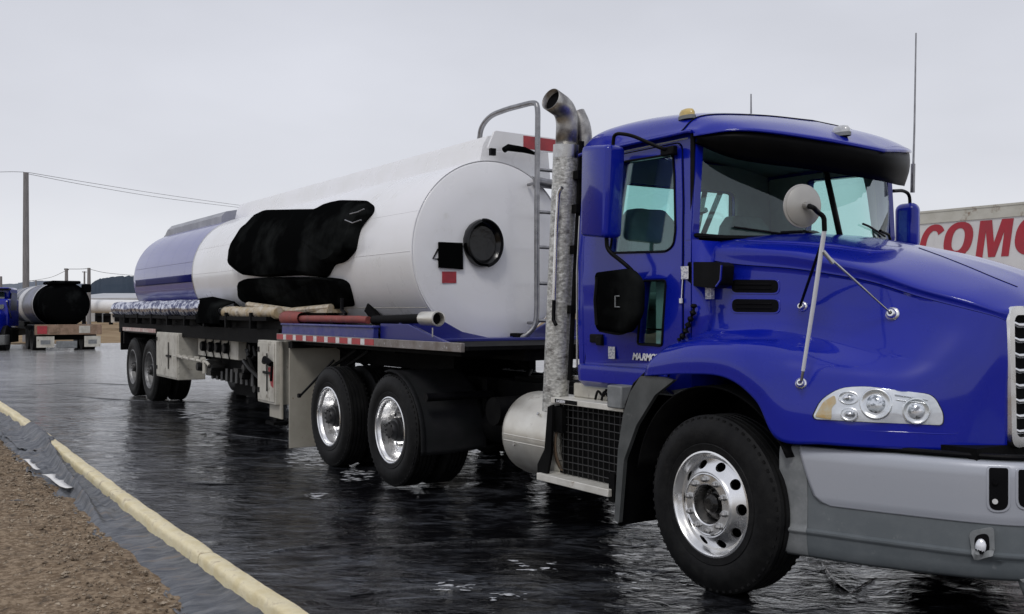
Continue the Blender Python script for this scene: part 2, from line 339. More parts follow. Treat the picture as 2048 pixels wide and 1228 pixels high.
# long wrinkles of the sheet
s = MB()
def wrinkle(px, r=.012, z=.004):
    P = smooth_path([tuple(Wz(u, v, z)) for u, v in px], 8); k = len(P)
    s.tube([(p[0], p[1], ground_z(p[0])+z-r*.35) for p in P], [r*(.25+.75*math.sin(math.pi*i/(k-1)))*random.uniform(.85, 1.15) for i in range(k)], 6)
wrinkle([(0, 1003), (60, 1000)]); wrinkle([(700, 1098), (860, 1088), (1010, 1080), (1130, 1076)], .02)
wrinkle([(520, 1108), (590, 1096), (700, 1086)], .018); wrinkle([(1640, 1118), (1665, 1160), (1700, 1185)], .016)
wrinkle([(1700, 1186), (1760, 1150)], .012); wrinkle([(400, 868), (520, 880), (640, 890)], .014); wrinkle([(120, 800), (260, 812), (420, 815)], .016)
wrinkle([(30, 780), (180, 776), (330, 783)], .02); wrinkle([(300, 960), (430, 968), (560, 965)], .01); wrinkle([(700, 1190), (860, 1175), (1010, 1183)], .014)
s.build('liner_fold', LINER, bpy.data.objects['yard_liner'], kind='stuff')
# pale slivers laid as painted glints on the wet sheet: nobody could count them
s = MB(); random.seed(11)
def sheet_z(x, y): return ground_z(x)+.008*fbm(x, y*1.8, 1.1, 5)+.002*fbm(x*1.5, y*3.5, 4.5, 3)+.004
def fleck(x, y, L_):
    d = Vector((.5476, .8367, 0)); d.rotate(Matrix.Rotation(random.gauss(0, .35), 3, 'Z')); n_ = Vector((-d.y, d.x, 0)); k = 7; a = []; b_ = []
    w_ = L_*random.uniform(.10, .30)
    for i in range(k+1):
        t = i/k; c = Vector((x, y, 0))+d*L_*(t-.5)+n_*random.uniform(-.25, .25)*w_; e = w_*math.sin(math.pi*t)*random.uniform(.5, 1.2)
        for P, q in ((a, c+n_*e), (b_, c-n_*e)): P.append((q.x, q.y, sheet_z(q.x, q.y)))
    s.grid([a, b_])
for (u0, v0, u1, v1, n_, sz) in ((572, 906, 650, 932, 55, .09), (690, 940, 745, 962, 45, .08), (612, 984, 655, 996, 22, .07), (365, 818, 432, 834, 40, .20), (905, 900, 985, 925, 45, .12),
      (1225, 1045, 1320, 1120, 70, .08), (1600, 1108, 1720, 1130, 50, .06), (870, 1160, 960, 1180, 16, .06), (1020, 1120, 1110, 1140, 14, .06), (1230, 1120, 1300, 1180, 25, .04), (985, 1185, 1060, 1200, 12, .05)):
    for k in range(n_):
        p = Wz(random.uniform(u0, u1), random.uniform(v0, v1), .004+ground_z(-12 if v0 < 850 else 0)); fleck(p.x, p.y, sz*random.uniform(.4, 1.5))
tag(s.build('glint_flecks', mat('pale_glint', (.60, .61, .63), .3, 0, (.35, .36, .38), 12), smooth=0, org=Vector((0, 0, 0))), 'pale broken flecks painted as glints on the wet black liner around the truck wheels', 'glint', kind='stuff')
# pale gravel yard beyond the liner
g = MB(); g.grid([[(x, y, .02+ground_z(x)) for y in (9.05, 20, 44)] for x in (-44, -14, -5, 10)])
link('pale_yard', g.mesh(), mat('pale_crushed_stone', (.42, .42, .42), .8, 0, (.55, .55, .54), 1.5, bump=.3, bscale=20), kind='structure')
# liner apron between the yellow berm and the gravel, with a fold
APR = mat('grey_liner_apron', (.075, .082, .096), .5, 0, (.165, .17, .18), 5, bump=1.0, bscale=16, rvar=.1, stretch=(2.8, .7, 1), dirt=(.17, .11, .06), dscale=2.5, dlo=.57, dhi=.72, spec=.3)
rows = []; x = -40
def fold_y(x):  # crease that leaves the berm and runs out to the gravel
    return -2.27-.30*min(1, max(0, (x+8.4)/4.6))
while x < 6:
    r = []; edge = -2.63+.07*fbm(x, 0, 1.1)+.03*fbm(x, 9, 5)-.02
    for j in range(40):
        t = j/39; y = -2.12*(1-t)+edge*t; z = ground_z(x)+.015+.045*math.exp(-((y+2.25)/.07)**2)+.012*fbm(x*2.2+y*3, y*.8, 2.3, 4)
        fy = fold_y(x)
        if x < -3.6: z += .085*math.exp(-((y-fy)/.030)**2)*min(1, (-3.6-x)*1.2)*(1 if x > -9 else .3)+.028*fbm(x*1.2, y*6, 2.2, 3)*min(1, (-3.6-x))
        z += .007*fbm(x*5+y*3, y*1.2, 2.6, 3)*min(1, t*2.5)+.004*fbm(x*12+y*5, y*3, 1.7, 3)*min(1, t*3)
        z -= .02*max(0, t-.8)*5
        if t > .97: z += .012
        r.append((x, y, z))
    rows.append(r); x += .04 if -14 < x < 1.5 else .3
link('liner_apron', MB().grid(rows).mesh(70), APR, kind='structure')
s = MB()
for (u0, v0, u1, v1, ww) in ((95, 948, 140, 977, .05), (52, 918, 78, 940, .03)):
    a = Wz(u0, v0, .07); b = Wz(u1, v1, .06); n_ = Vector((b.y-a.y, a.x-b.x, 0)).normalized()*ww
    P = [a.lerp(b, t/8)+Vector((0, 0, .01*math.sin(t*1.7))) for t in range(9)]
    s.grid([[p-n_*(.7+.3*math.sin(i*2.1)), p+n_*(.7+.3*math.cos(i*1.3))] for i, p in enumerate(P)])
tag(s.build('plastic_scrap', mat('white_plastic_scrap', (.75, .74, .72), .5, bump=.3), solid=.004), 'torn white plastic scrap caught on the grey liner by the gravel edge', 'plastic scrap')
# yellow foam berm: long blocks under a wrinkled cover
ORG = Vector((0, 0, 0))
berm = thing('yellow_berm', 'long weathered yellow foam berm edging the wet black liner', 'berm', (-4, -2.07, 0))
ORG = Vector((-4, -2.07, 0))
x = -30.0; first = True
while x < 4:
    L_ = random.uniform(2.3, 2.8); x1 = x+L_-.012; rows = []; k = int(L_/.035)
    for i in range(k+1):
        xx = x+(x1-x)*i/k; yc = -2.245+.022*math.sin(xx*.55)+.012*fbm(xx, 4, 1.5); sag = .006*math.sin(xx*7); e = min(i, k-i); pin = .90 if e == 0 else .97 if e == 1 else 1
        r = []
        for j in range(15):
            a = math.pi*j/14; ww = .060*pin; hh = .078*pin+.005*fbm(xx, j*.4, 3.3, 4)+sag*.3
            ca, sa = math.cos(a), math.sin(a)
            r.append((xx, yc+ww*math.copysign(abs(ca)**.42, ca)*(1+.035*fbm(xx*1.3, j*.5, 5, 3)), .03+ground_z(xx)+hh*sa**.45 if sa > 1e-6 else .02+ground_z(xx)))
        rows.append(r)
    b = MB().grid(rows); o = len(b.v); b.f.append(tuple(range(15))); b.f.append(tuple(range(o-15, o)))
    b.build('foam_block', YFOAM, berm, 50); x += L_
ORG = Vector((0, 0, 0))
rows = []
for i in range(90):
    x = -10.3+i*.027; f = min(1, i/14, (89-i)/20); row = []
    for j in range(26):
        y = -2.12-.46*j/25*(.35+.65*f)-.03*fbm(x, j*.2, 1.7); d = (y+2.245)/.085
        z = ground_z(x)+.03+.100*math.exp(-abs(d)**2.6*.8)*f+.022*abs(fbm(x*1.4+y*5, y*2.5, 2.1, 4))+.010*fbm(x*4, y*9, 2, 3)-.02*(1-f)
        row.append((x, y, z))
    rows.append(row)
MB().grid(rows).build('liner_flap', APR, bpy.data.objects['liner_apron'], 60, solid=.006, org=Vector((0, 0, 0)))
# dark hills on the skyline
def hill(name, prof, depth, m, thick=300):
    base = Wd(prof[0][0], 640, depth); b = MB(); rows = []
    P = smooth_path(prof, 8)
    front = [Wd(u, 622, depth) for u, v in P]; top = [Wd(u, v, depth+thick*.45) for u, v in P]; back = [Wd(u, 622, depth+thick) for u, v in P]
    mid = [(f*.55+t*.45)+Vector((0, 0, (t.z-f.z)*.25)) for f, t in zip(front, top)]
    for f in front: f.z = -2
    for f in back: f.z = -2
    nz = lambda i, q: Vector((0, 0, 1.6*noise.noise(Vector((i*.6, q, 0)))))
    b.grid([front, [p+nz(i, 1) for i, p in enumerate(mid)], [p+nz(i, 5)*.6 for i, p in enumerate(top)], back])
    return link(name, b.mesh(60), m, kind='structure')
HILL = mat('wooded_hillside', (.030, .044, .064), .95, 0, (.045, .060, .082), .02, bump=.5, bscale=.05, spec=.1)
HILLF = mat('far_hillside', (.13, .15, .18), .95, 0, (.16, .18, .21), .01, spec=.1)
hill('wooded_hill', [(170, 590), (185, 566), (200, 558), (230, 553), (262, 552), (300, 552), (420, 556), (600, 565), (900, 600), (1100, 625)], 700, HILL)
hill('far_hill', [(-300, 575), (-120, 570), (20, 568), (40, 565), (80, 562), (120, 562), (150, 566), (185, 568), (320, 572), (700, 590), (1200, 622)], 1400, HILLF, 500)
# yellow-brown dry field behind the yard: rough low sheet
g = MB(); rows = []
for i in range(60):
    t = 44+(i/59)**2*230; rows.append([(lambda p: (p.x, p.y, .03+.10*fbm(p.x, p.y, .12)))(Wd(u, 622, t)) for u in range(-200, 1300, 25)])
link('dry_grass_field', g.grid(rows).mesh(60), mat('dry_grass', (.22, .15, .085), .95, 0, (.33, .25, .15), .5, bump=.6, bscale=3, dirt=(.12, .09, .06), dscale=.25, spec=.1), kind='structure')
# ================================================================== WHEELS (built at the origin, outer face at y=0, moved to their axles)
def tyre_mb(wd=.28, ro=.52, ri=.30):
    b = MB(); h = wd; P = [(ri, .022), (ri+.012, .006), (ri+.03, .004), (ri+.05, .0), (ri+.055, .004), (ri+.075, -.004), (ri+.12, -.006), (ri+.16, .0), (ro-.045, .010), (ro-.028, .016), (ro-.012, .026)]
    tr = []; n = 5; y = .034
    gw = (h-.068)/(n)
    for i in range(n):
        tr += [(ro, y+.002), (ro, y+gw-.014)]
        if i < n-1: tr += [(ro-.014, y+gw-.011), (ro-.014, y+gw-.001)]
        y += gw
    P2 = P+tr+[(r, h-yy) for r, yy in P[::-1]]
    b.lathe(P2, n=84); return b
def tyre_obj(parent, wd=.28, nl=60):
    t = tyre_mb(wd).build('tyre', RUBBER, parent, 40, org=Vector((0, 0, 0)))
    b = MB()                                            # shoulder lugs
    for k in range(nl):
        a = 2*math.pi*k/nl
        for y0, y1 in ((.010, .034), (wd-.034, wd-.010)):
            M = Matrix.Rotation(a, 4, 'Y'); b.box((.48, y0+.008, -.010), (.509, y1, .010), M)
    b.build('tread_lugs', RUBBER, t, 30, kind='stuff', org=Vector((0, 0, 0))); return t
def nut_mb():
    b = MB(); b.lathe([(0, -.036), (.009, -.034), (.012, -.026), (.0165, -.022), (.0165, -.004), (.021, -.003), (.021, .002)], n=6); return b
def front_wheel():
    b = MB(); b.lathe([(.312, .016), (.310, .006), (.300, .004), (.292, .012), (.286, .030), (.274, .046), (.262, .048), (.240, .034), (.215, .014), (.196, .004), (.186, -.004), (.183, -.012), (.178, -.014), (.172, -.010), (.122, -.010), (.116, -.004), (.112, .020), (.110, .10),
                      (.125, .10), (.128, .02), (.172, .008), (.20, .02), (.24, .05), (.262, .066), (.28, .075), (.285, .14), (.30, .25), (.312, .25)], n=96, closed=True)
    o = b.build('wheel', CHROME, None, 35, org=Vector((0, 0, 0)))
    c = MB()
    for k in range(10):
        a = 2*math.pi*(k+.35)/10; M = Matrix.Rotation(-a, 4, 'Y') @ Matrix.Translation((.2335, -.2, 0)); c.lathe([(0, 0), (.030, 0), (.030, .45), (0, .45)], n=18); c.v[-72:] = [tuple(M @ Vector((p[0]*.85, p[1], p[2]*1.1))) for p in c.v[-72:]]
    bool_cut(o, c); tyre_obj(o)
    n0 = nut_mb().mesh(30)
    for k in range(10):
        a = 2*math.pi*k/10; link('wheel_nut', n0, STEEL, o, (.1475*math.cos(a), -.010, .1475*math.sin(a)))
    h = MB(); h.lathe([(0, -.004), (.03, -.004), (.034, .004), (.05, .012), (.058, .02), (.060, .05), (.085, .055), (.10, .07), (.108, .09), (.108, .2), (0, .2)], n=32)
    for k in range(6): a = 2*math.pi*k/6; h.lathe([(0, -.006), (.009, -.006), (.009, .01)], c=(.075*math.cos(a), .052, .075*math.sin(a)), n=6)
    h.build('hub', mat('oily_hub', (.02, .02, .02), .25, .6, (.07, .065, .06), 9, rvar=.1), o, org=Vector((0, 0, 0)))
    d = MB(); d.lathe([(.0, .21), (.30, .21), (.30, .24), (0, .24)], n=32); d.build('brake_drum', FRAME, o, org=Vector((0, 0, 0))); return o
def drive_wheel():
    b = MB(); b.lathe([(.312, .018), (.310, .006), (.300, .002), (.292, .010), (.288, .035), (.276, .050), (.272, .085), (.262, .115), (.258, .150), (.248, .168), (.225, .176), (.205, .160), (.190, .150), (.115, .150), (.112, .17),
                      (.20, .185), (.25, .19), (.27, .2), (.29, .25), (.312, .25)], n=80, closed=True)
    o = b.build('wheel', CHROME, None, 35, org=Vector((0, 0, 0)))
    c = MB()
    for k in range(10):
        a = 2*math.pi*(k+.2)/10; M = Matrix.Rotation(-a, 4, 'Y') @ Matrix.Translation((.228, -.1, 0)); c.lathe([(0, 0), (.022, 0), (.022, .38), (0, .38)], n=16); c.v[-64:] = [tuple(M @ Vector(p)) for p in c.v[-64:]]
    bool_cut(o, c); tyre_obj(o, .265)
    n0 = nut_mb().mesh(30)
    for k in range(10):
        a = 2*math.pi*k/10; link('wheel_nut', n0, STEEL, o, (.165*math.cos(a), .150, .165*math.sin(a)))
    h = MB(); h.lathe([(0, .0), (.05, .0), (.075, .006), (.082, .02), (.086, .05), (.104, .055), (.106, .085), (.112, .09), (.113, .2), (0, .2)], n=24)
    for k in range(8): a = 2*math.pi*k/8; h.lathe([(0, -.012), (.010, -.012), (.010, .01)], c=(.066*math.cos(a), .005, .066*math.sin(a)), n=6)
    h.build('hub', mat('black_hub', (.010, .010, .012), .4, .2, (.03, .03, .03), 9), o, org=Vector((0, 0, 0)))
    d = MB(); d.lathe([(.0, .20), (.27, .20), (.27, .32), (0, .32)], n=32); d.build('brake_drum', FRAME, o, org=Vector((0, 0, 0)))
    # inner tyre of the pair
    t = tyre_mb(.265).build('inner_tyre', RUBBER, o, 40, org=Vector((0, 0, 0))); t.location = (0, .33, 0); return o
# ================================================================== THE TRACTOR UNIT
truck = thing('semi_truck', 'glossy blue day cab semi truck with chrome wheels in front of the white tank', 'truck', (0, 0, 0))
fw = front_wheel(); fw.parent = truck; fw.location = (-.012, 0, .507); fw.scale = (.985, 1, .985); fw.rotation_euler = (0, R(12), 0)
c = dup(fw, truck, (0, 2.4, .52)); c.rotation_euler = (0, 0, math.pi)
dw = drive_wheel(); dw.parent = truck; dw.location = (-4.15, 0, .52)
for x, y, rz, ry in ((-5.58, 0, 0, .5), (-4.15, 2.45, math.pi, .9), (-5.58, 2.45, math.pi, 1.4)):
    c = dup(dw, truck, (x, y, .52)); c.rotation_euler = (0, ry, rz)
# ---- bonnet and wings: one flowing sheet
T = [
 [(-.02, 1.2, 2.11), (-.10, .85, 2.11), (-.36, .37, 2.055), (-.385, .30, 1.945), (-.385, .29, 1.73), (-.385, .265, 1.50), (-.44, .07, 1.40), (-.55, .015, 1.30), (-.585, .01, 1.215)],
 [(.12, 1.2, 2.09), (.05, .85, 2.085), (-.10, .39, 2.03), (-.10, .335, 1.90), (-.10, .33, 1.71), (-.10, .295, 1.51), (-.15, .07, 1.445), (-.20, .0, 1.355), (-.22, -.005, 1.245)],
 [(.35, 1.2, 2.045), (.30, .85, 2.035), (.25, .42, 1.98), (.25, .385, 1.865), (.25, .375, 1.68), (.25, .33, 1.51), (.22, .08, 1.445), (.15, .0, 1.35), (.12, -.005, 1.245)],
 [(.55, 1.2, 1.995), (.55, .85, 1.98), (.52, .46, 1.915), (.52, .43, 1.822), (.50, .41, 1.65), (.48, .35, 1.48), (.45, .12, 1.39), (.38, .015, 1.26), (.345, .005, 1.13)],
 [(.76, 1.2, 1.94), (.76, .85, 1.925), (.76, .49, 1.85), (.75, .465, 1.775), (.74, .435, 1.60), (.72, .36, 1.43), (.63, .17, 1.32), (.53, .06, 1.13), (.475, .035, .93)],
 [(1.0, 1.2, 1.87), (1.0, .85, 1.845), (1.0, .545, 1.755), (.99, .525, 1.695), (.97, .48, 1.55), (.93, .39, 1.39), (.86, .27, 1.27), (.74, .17, 1.10), (.70, .14, .92)],
 [(1.2, 1.2, 1.79), (1.2, .87, 1.765), (1.2, .62, 1.69), (1.19, .60, 1.635), (1.17, .555, 1.52), (1.13, .47, 1.37), (1.07, .38, 1.24), (1.0, .31, 1.08), (.97, .285, .92)],
 [(1.33, 1.2, 1.70), (1.33, .90, 1.69), (1.32, .69, 1.635), (1.32, .675, 1.592), (1.31, .65, 1.49), (1.285, .60, 1.35), (1.26, .56, 1.22), (1.23, .52, 1.07), (1.215, .50, .92)],
 [(1.375, 1.2, 1.645), (1.375, .92, 1.645), (1.365, .735, 1.625), (1.365, .725, 1.56), (1.365, .72, 1.48), (1.365, .715, 1.35), (1.36, .71, 1.22), (1.36, .71, 1.07), (1.36, .71, .92)],
]
S_ = sorted(set([round(i*8/96, 4) for i in range(97)]))
T_ = [i*.1 for i in range(81)]+[2.985, 2.995, 3.005, 3.015, 5.03, 5.06]
T_ = sorted(set(round(t, 4) for t in T_ if t <= 8))
def bonnet_pt(s, t, off=0):
    p = surf(T, s, t)
    d1 = surf(T, min(8, s+.02), t)-surf(T, max(0, s-.02), t); d2 = surf(T, s, min(8, t+.02))-surf(T, s, max(0, t-.02))
    n = d1.cross(d2); n = n.normalized() if n.length > 1e-9 else Vector((0, -1, 0))
    if n.y > 0 and t > 1.5: n = -n
    if t <= 1.5 and n.z < 0: n = -n
    d = off
    if abs(t-3) < .006 and .05 < s < 7.8: d -= .012                   # shut line along the flank
    if 3.02 < t < 5.05 and .12 < s: d -= .011*min(1, (t-3.02)*14)*min(1, (5.1-t)*12)*min(1, max(0, (5.5-s)*1.5))   # recessed panel with the vents
    if 4.95 < t < 5.05 and s < 5: d -= .006
    return p+n*d
near = [[bonnet_pt(s, t) for t in T_] for s in S_]
b = MB(); b.grid(near); b.grid([[Vector((p.x, 2.4-p.y, p.z)) for p in r] for r in near])
bonnet = b.build('bonnet', BLUE, truck, 40, solid=.012)
BV = BVHTree.FromPolygons([Vector(p) for p in MB().grid(near).v], MB().grid(near).f)
def onb(u, v, off=0, bv=None):
    d = ray(u, v).normalized(); h = (bv or BV).ray_cast(CAM, d)
    if h[0] is None: return None
    n = h[1]; n = -n if n.dot(d) > 0 else n
    return h[0]+n*off, n
def patch(px, off0, off1, bv=None, res=9, dome=0):
    """solid patch that follows the surface inside a closed outline (points seen on the surface)"""
    px = [Vector(p[:2]) for p in px]; c = sum(px, Vector((0, 0)))/len(px); b = MB(); rows = []
    for r in range(res+1):
        f = r/res; row = []
        for p in px:
            q = c.lerp(p, f); h = onb(q.x, q.y, 0, bv)
            if h is None: h = onb(c.x, c.y, 0, bv)
            o = off1+dome*(1-f*f); row.append(h[0]+h[1]*o)
        rows.append(row)
    low = [];
    for p in px:
        h = onb(p.x, p.y, 0, bv) or onb(c.x, c.y, 0, bv); low.append(h[0]+h[1]*off0)
    rows.append(low); b.grid(rows, closed=True); return b
def rbox_px(u0, v0, u1, v1, r=6, sk=0): return rpoly([(u0, v0), (u1, v0+sk), (u1, v1+sk), (u0, v1)], r)
for tt_, s1 in ((3.0, 7.75), (5.03, 4.2)):
    MB().tube([bonnet_pt(.06+(s1-.06)*i/80, tt_, -.001 if tt_ == 3.0 else -.001) for i in range(81)], [.0032*min(1, (80-i)/30) if tt_ > 4 else .0032 for i in range(81)], 6).build('shut_line', DARKHOLE, bonnet)
# vents in the bonnet flank
for (u0, v0, u1, v1) in ((1464, 559, 1557, 585), (1465, 598, 1558, 624)):
    rim = patch(rbox_px(u0-3, v0-3, u1+3, v1+3, 12, 1), -.01, .004); ro = rim.build('vent_rim', BLUE, bonnet, 40, bevel=.003)
    patch(rbox_px(u0, v0, u1, v1, 11, 1), -.01, .0055).build('vent_mouth', DARKHOLE, ro)
    lv = MB()
    for k in range(2):
        v = v0+(v1-v0)*(k+1)/3; q = [onb(u, v+1, .008)[0] for u in range(int(u0+8), int(u1-6), 8)]; lv.tube(q, .0035, 6)
    lv.build('vent_louvre', BLACK, ro)
# seam that runs down the crown of the bonnet
q = [onb(u, v, .0) for u, v in smooth_path([(1838, 496), (1890, 515), (1945, 537), (1990, 556), (2035, 574)], 5)]
MB().tube([h[0] for h in q if h], .0035, 6).build('bonnet_seam', DARKHOLE, bonnet)
# cowl scoop edge below the windscreen
q = [onb(u, v, .0) for u, v in smooth_path([(1455, 478), (1520, 483), (1600, 487), (1680, 494), (1745, 503), (1790, 502)], 5)]
q = [h[0] for h in q if h]
MB().tube(q, [.002+.012*math.sin(math.pi*i/(len(q)-1)) for i in range(len(q))], 8).build('cowl_crease', BLUE, bonnet)
# inner wheel housing
b = MB(); b.lathe([(.655, .06), (.655, .75)], c=(-.06, 0, .53), n=24, a0=R(28), a1=R(172)); b.box((-.72, .70, .4), (.85, .74, 1.3)); b.box((.50, .22, .45), (.52, .74, .80))
hs = b.build('wheel_housing', FRAME, truck, 30, solid=.01); c = dup(hs, truck); c.scale = (1, -1, 1); c.location = (0, 2.4, 0)
# ---- headlight
hp = rpoly([(1627, 832), (1642, 800), (1680, 776), (1730, 773), (1866, 789), (1886, 828), (1884, 850), (1760, 845), (1632, 838)], [6, 16, 20, 20, 18, 12, 8, 5, 6], 4)
c_ = Vector((1765, 812)); big = [c_+(p-c_)*1.022 for p in hp]
gsk = patch(big, -.02, .004).build('headlight', BLACK, truck, 40)
patch(hp, -.01, .008, dome=.004).build('reflector', CLEARL, gsk, 40)
def bowl(u, v, rr, rx=1.0, m=CHROME):
    h, n = onb(u, v, .009); M = Matrix.Translation(h) @ n.to_track_quat('Z', 'Y').to_matrix().to_4x4()
    t = MB().lathe([(rr*1.04, .000), (rr, .005), (rr*.93, .006), (rr*.86, .002), (rr*.62, -.0), (rr*.40, .0)], n=30, axis='z')
    o = MB().add([(p[0]*rx, p[1], p[2]) for p in t.v], t.f, M).build('lamp_bowl', m, gsk, 50)
    t = MB().lathe([(rr*.62, -.0), (rr*.58, .005), (rr*.42, .013), (rr*.2, .018), (0, .019)], n=24, axis='z')
    MB().add([(p[0]*rx, p[1], p[2]) for p in t.v], t.f, M).build('lamp_bulb', mat('bright_lamp_cover', (.20, .21, .23), .12, .5, (.88, .89, .93), 34, lo=.42, hi=.50, coat=1), gsk, 50)
bowl(1752, 808, .078); bowl(1832, 822, .066); bowl(1700, 829, .036, 1.3); bowl(1698, 796, .036, 1.45)
for (u0, v0, u1, v1) in ((1790, 790, 1855, 800), (1792, 800, 1850, 807)): MB().tube([onb(u0+(u1-u0)*k/8, v0+(v1-v0)*k/8, .010)[0] for k in range(9)], .004, 6).build('reflector_rib', CHROME, gsk)
patch(rpoly([(1630, 833), (1648, 803), (1670, 790), (1674, 806), (1664, 815), (1664, 839)], 5, 3), -.01, .0125).build('indicator_lens', AMBER, gsk, 40)
patch(hp, .0155, .0175, dome=.012).build('headlight_lens', LENS, gsk, 50)
c2 = dup(gsk, truck); c2.scale = (1, -1, 1); c2.location = (0, 2.4, 0)
# body crease under the headlight
q = [onb(u, v, -.002) for u, v in smooth_path([(1568, 860), (1700, 861), (1800, 864), (1880, 868), (1915, 866), (1928, 850)], 5)]
q = [h[0] for h in q if h]; MB().tube(q, [.0035*math.sin(math.pi*(i+.6)/(len(q)+.2)) for i in range(len(q))], 8).build('bonnet_crease', BLUE, bonnet)
# ---- grille
GX = 1.385
fo = rpoly([(.712, .935), (1.688, .935), (1.688, 1.645), (.712, 1.645)], .07); fi = rpoly([(.755, .985), (1.645, .985), (1.645, 1.60), (.755, 1.60)], .045)
gr = MB().plate(fo, [fi], lambda a, b, d: (GX-d-(b-.93)*.02, a, b), .045).build('grille', CHROME, truck, 30, bevel=.008, seg=3)
MB().box((GX-.10, .73, .95), (GX-.06, 1.67, 1.63)).build('grille_backing', DARKHOLE, gr)
for k in range(8):
    z = 1.012+k*.0765; b = MB(); b.tube([(GX-.028, .757, z+.014), (GX-.014, .785, z), (GX-.008, 1.2, z), (GX-.014, 1.615, z), (GX-.028, 1.643, z+.014)], .0125, 10); b.build('grille_bar', CHROME, gr, 60)
# ---- bumper: swept three-piece
PL = [(.43, .105, 0), (.50, .125, 0), (.64, .175, 0), (.85, .245, 0), (1.10, .335, 0), (1.33, .43, 0), (1.52, .555, 0), (1.635, .76, 0), (1.675, .98, 0), (1.69, 1.2, 0)]
def plan(t):
    p = Vector(cr1(PL, t)); q = Vector(cr1(PL, min(9, t+.02)))-Vector(cr1(PL, max(0, t-.02))); n = Vector((q.y, -q.x, 0)).normalized(); return p, n
def bump_prof(z):            # outward bulge with height
    pts = [(.30, -.02), (.335, .0), (.40, .010), (.43, .014), (.438, .026), (.452, .026), (.46, .006), (.515, .004), (.60, .0), (.80, .008), (.86, .006), (.885, -.006), (.90, -.03)]
    for (a, o1), (b_, o2) in zip(pts, pts[1:]):
        if z <= b_: return o1+(o2-o1)*(z-a)/(b_-a)
    return -.03
def bumper_strip(t0f, t1, zs, extra=0, mirror=True, prof=bump_prof, nt_=60, inner=.02):
    b = MB()
    for mir in ((0, 1) if mirror else (0,)):
        rows = []
        for i in range(nt_+1):
            row = []
            for z in zs:
                t0 = t0f(z); t = t0+(t1-t0)*i/nt_; p, n = plan(t); q = p+n*(prof(z)*min(1, 1.5-t*0)+extra); zz = z+(.03*min(1, max(0, t-3)/4) if z < .42 else 0); row.append(Vector((q.x, 2.4-q.y if mir else q.y, zz)))
            rows.append(row)
        b.grid(rows)
    return b
bp = bumper_strip(lambda z: .05*max(0, z-.6)*0+.0+(.12 if z < .46 else .0), 9, [.30, .315, .335, .37, .40, .42, .43, .438, .445, .452, .46, .48, .515, .54, .58, .60]+[.64+.03*i for i in range(8)]+[.87, .885, .90])
bumper = bp.build('bumper', VALANCE, truck, 60, solid=.02)
# weathered end cap of the bumper
zs = [.305, .315, .335, .37, .40, .42, .43, .438, .446, .454, .462, .48, .515, .54, .60, .66, .72, .78, .84, .87, .885, .893]
capf = bumper_strip(lambda z: .0, 1.62, zs, .0035, False, nt_=26).build('bumper_end_cap', GREYPL, bumper, 60, solid=.003); cc_ = dup(capf, bumper); cc_.scale = (1, -1, 1); cc_.location = (0, 2.4, 0)
# bright centre panel, its outer end cut on a slant, standing proud of the valance
zs = [.592, .597, .61, .64, .70, .76, .82, .86, .878, .888, .896]
def slant(z): return 1.30+.62*((.90-z)/.30)**1.1+.35*max(0, 1-(z-.592)/.05)**2
panel = bumper_strip(slant, 9, zs, .012, nt_=70, prof=lambda z: bump_prof(z)-(.006 if z < .6 else 0)).build('bumper_panel', SILVER, bumper, 50, solid=.018)
BBV = BVHTree.FromPolygons([Vector(p) for p in bumper_strip(slant, 9, zs, .012, mirror=False, prof=bump_prof).v], bumper_strip(slant, 9, zs, .012, mirror=False, prof=bump_prof).f)
for (u0, v0, u1, v1) in ((1978, 936, 2016, 1020), (2036, 940, 2075, 1015)):
    o = rpoly([(u0, v0), (u1, v0+1), (u1, v1), (u0, v1)], [5, 5, 18, 18])
    big = rpoly([(u0-5, v0-4), (u1+5, v0-3), (u1+5, v1+5), (u0-5, v1+5)], [7, 7, 21, 21])
    sl = patch(big, -.006, .006, BBV, 4).build('tow_slot', SILVER, bumper, 50, bevel=.003)
    patch(o, -.004, .0075, BBV, 4).build('slot_mouth', DARKHOLE, sl)
    if u0 < 2000:
        for du, dv in ((1990, 963), (1990, 1003)):
            h, n = onb(du, dv, .006, BBV); b = MB(); b.disc(h, n+Vector((0, 0, .3 if dv > 990 else 0)), .013, .012, 12); b.build('tow_bolt', STEEL if dv > 990 else BLACK, sl)
VBV = BVHTree.FromPolygons([Vector(p) for p in bp.v], bp.f)
fl = patch(rpoly([(1938, 1062), (1988, 1052), (1990, 1112), (1944, 1114)], 12), -.01, .018, VBV, 5).build('fog_lamp', GREYPL, bumper, 50, bevel=.006)
patch(rpoly([(1948, 1070), (1978, 1064), (1980, 1106), (1952, 1108)], 14), .0, .020, VBV, 4).build('lamp_recess', DARKHOLE, fl, 50)
patch([(1962+11*math.cos(a*.4), 1091+15*math.sin(a*.4)) for a in range(16)], .0, .030, VBV, 4, dome=.012).build('lamp_glass', CLEARL, fl, 60)
# torn skirt that hangs under the bumper
b = MB(); rows = []
for i in range(13):
    t = 6.0+i*.16; p, n = plan(t); w_ = .055*math.sin(math.pi*min(1, i/9))+.02*(i % 3 == 1)
    rows.append([(p.x-n.x*(.01+k*.015), p.y-n.y*(.01+k*.015), .335-w_*k*.9+.006*((i*7) % 3)) for k in range(4)])
b.grid(rows); b.build('torn_skirt', GREYPL, bumper, 40, solid=.006)
MB().box((.9, .45, .84), (1.36, 1.95, .95)).build('radiator_crossmember', FRAME, truck)
b = MB(); q = []
for i in range(40): p, n = plan(.3+i*.22); q.append((p.x-n.x*.03, p.y-n.y*.03, .915))
b.tube(q, .014, 8); b.build('bumper_seal', BLACK, bumper)
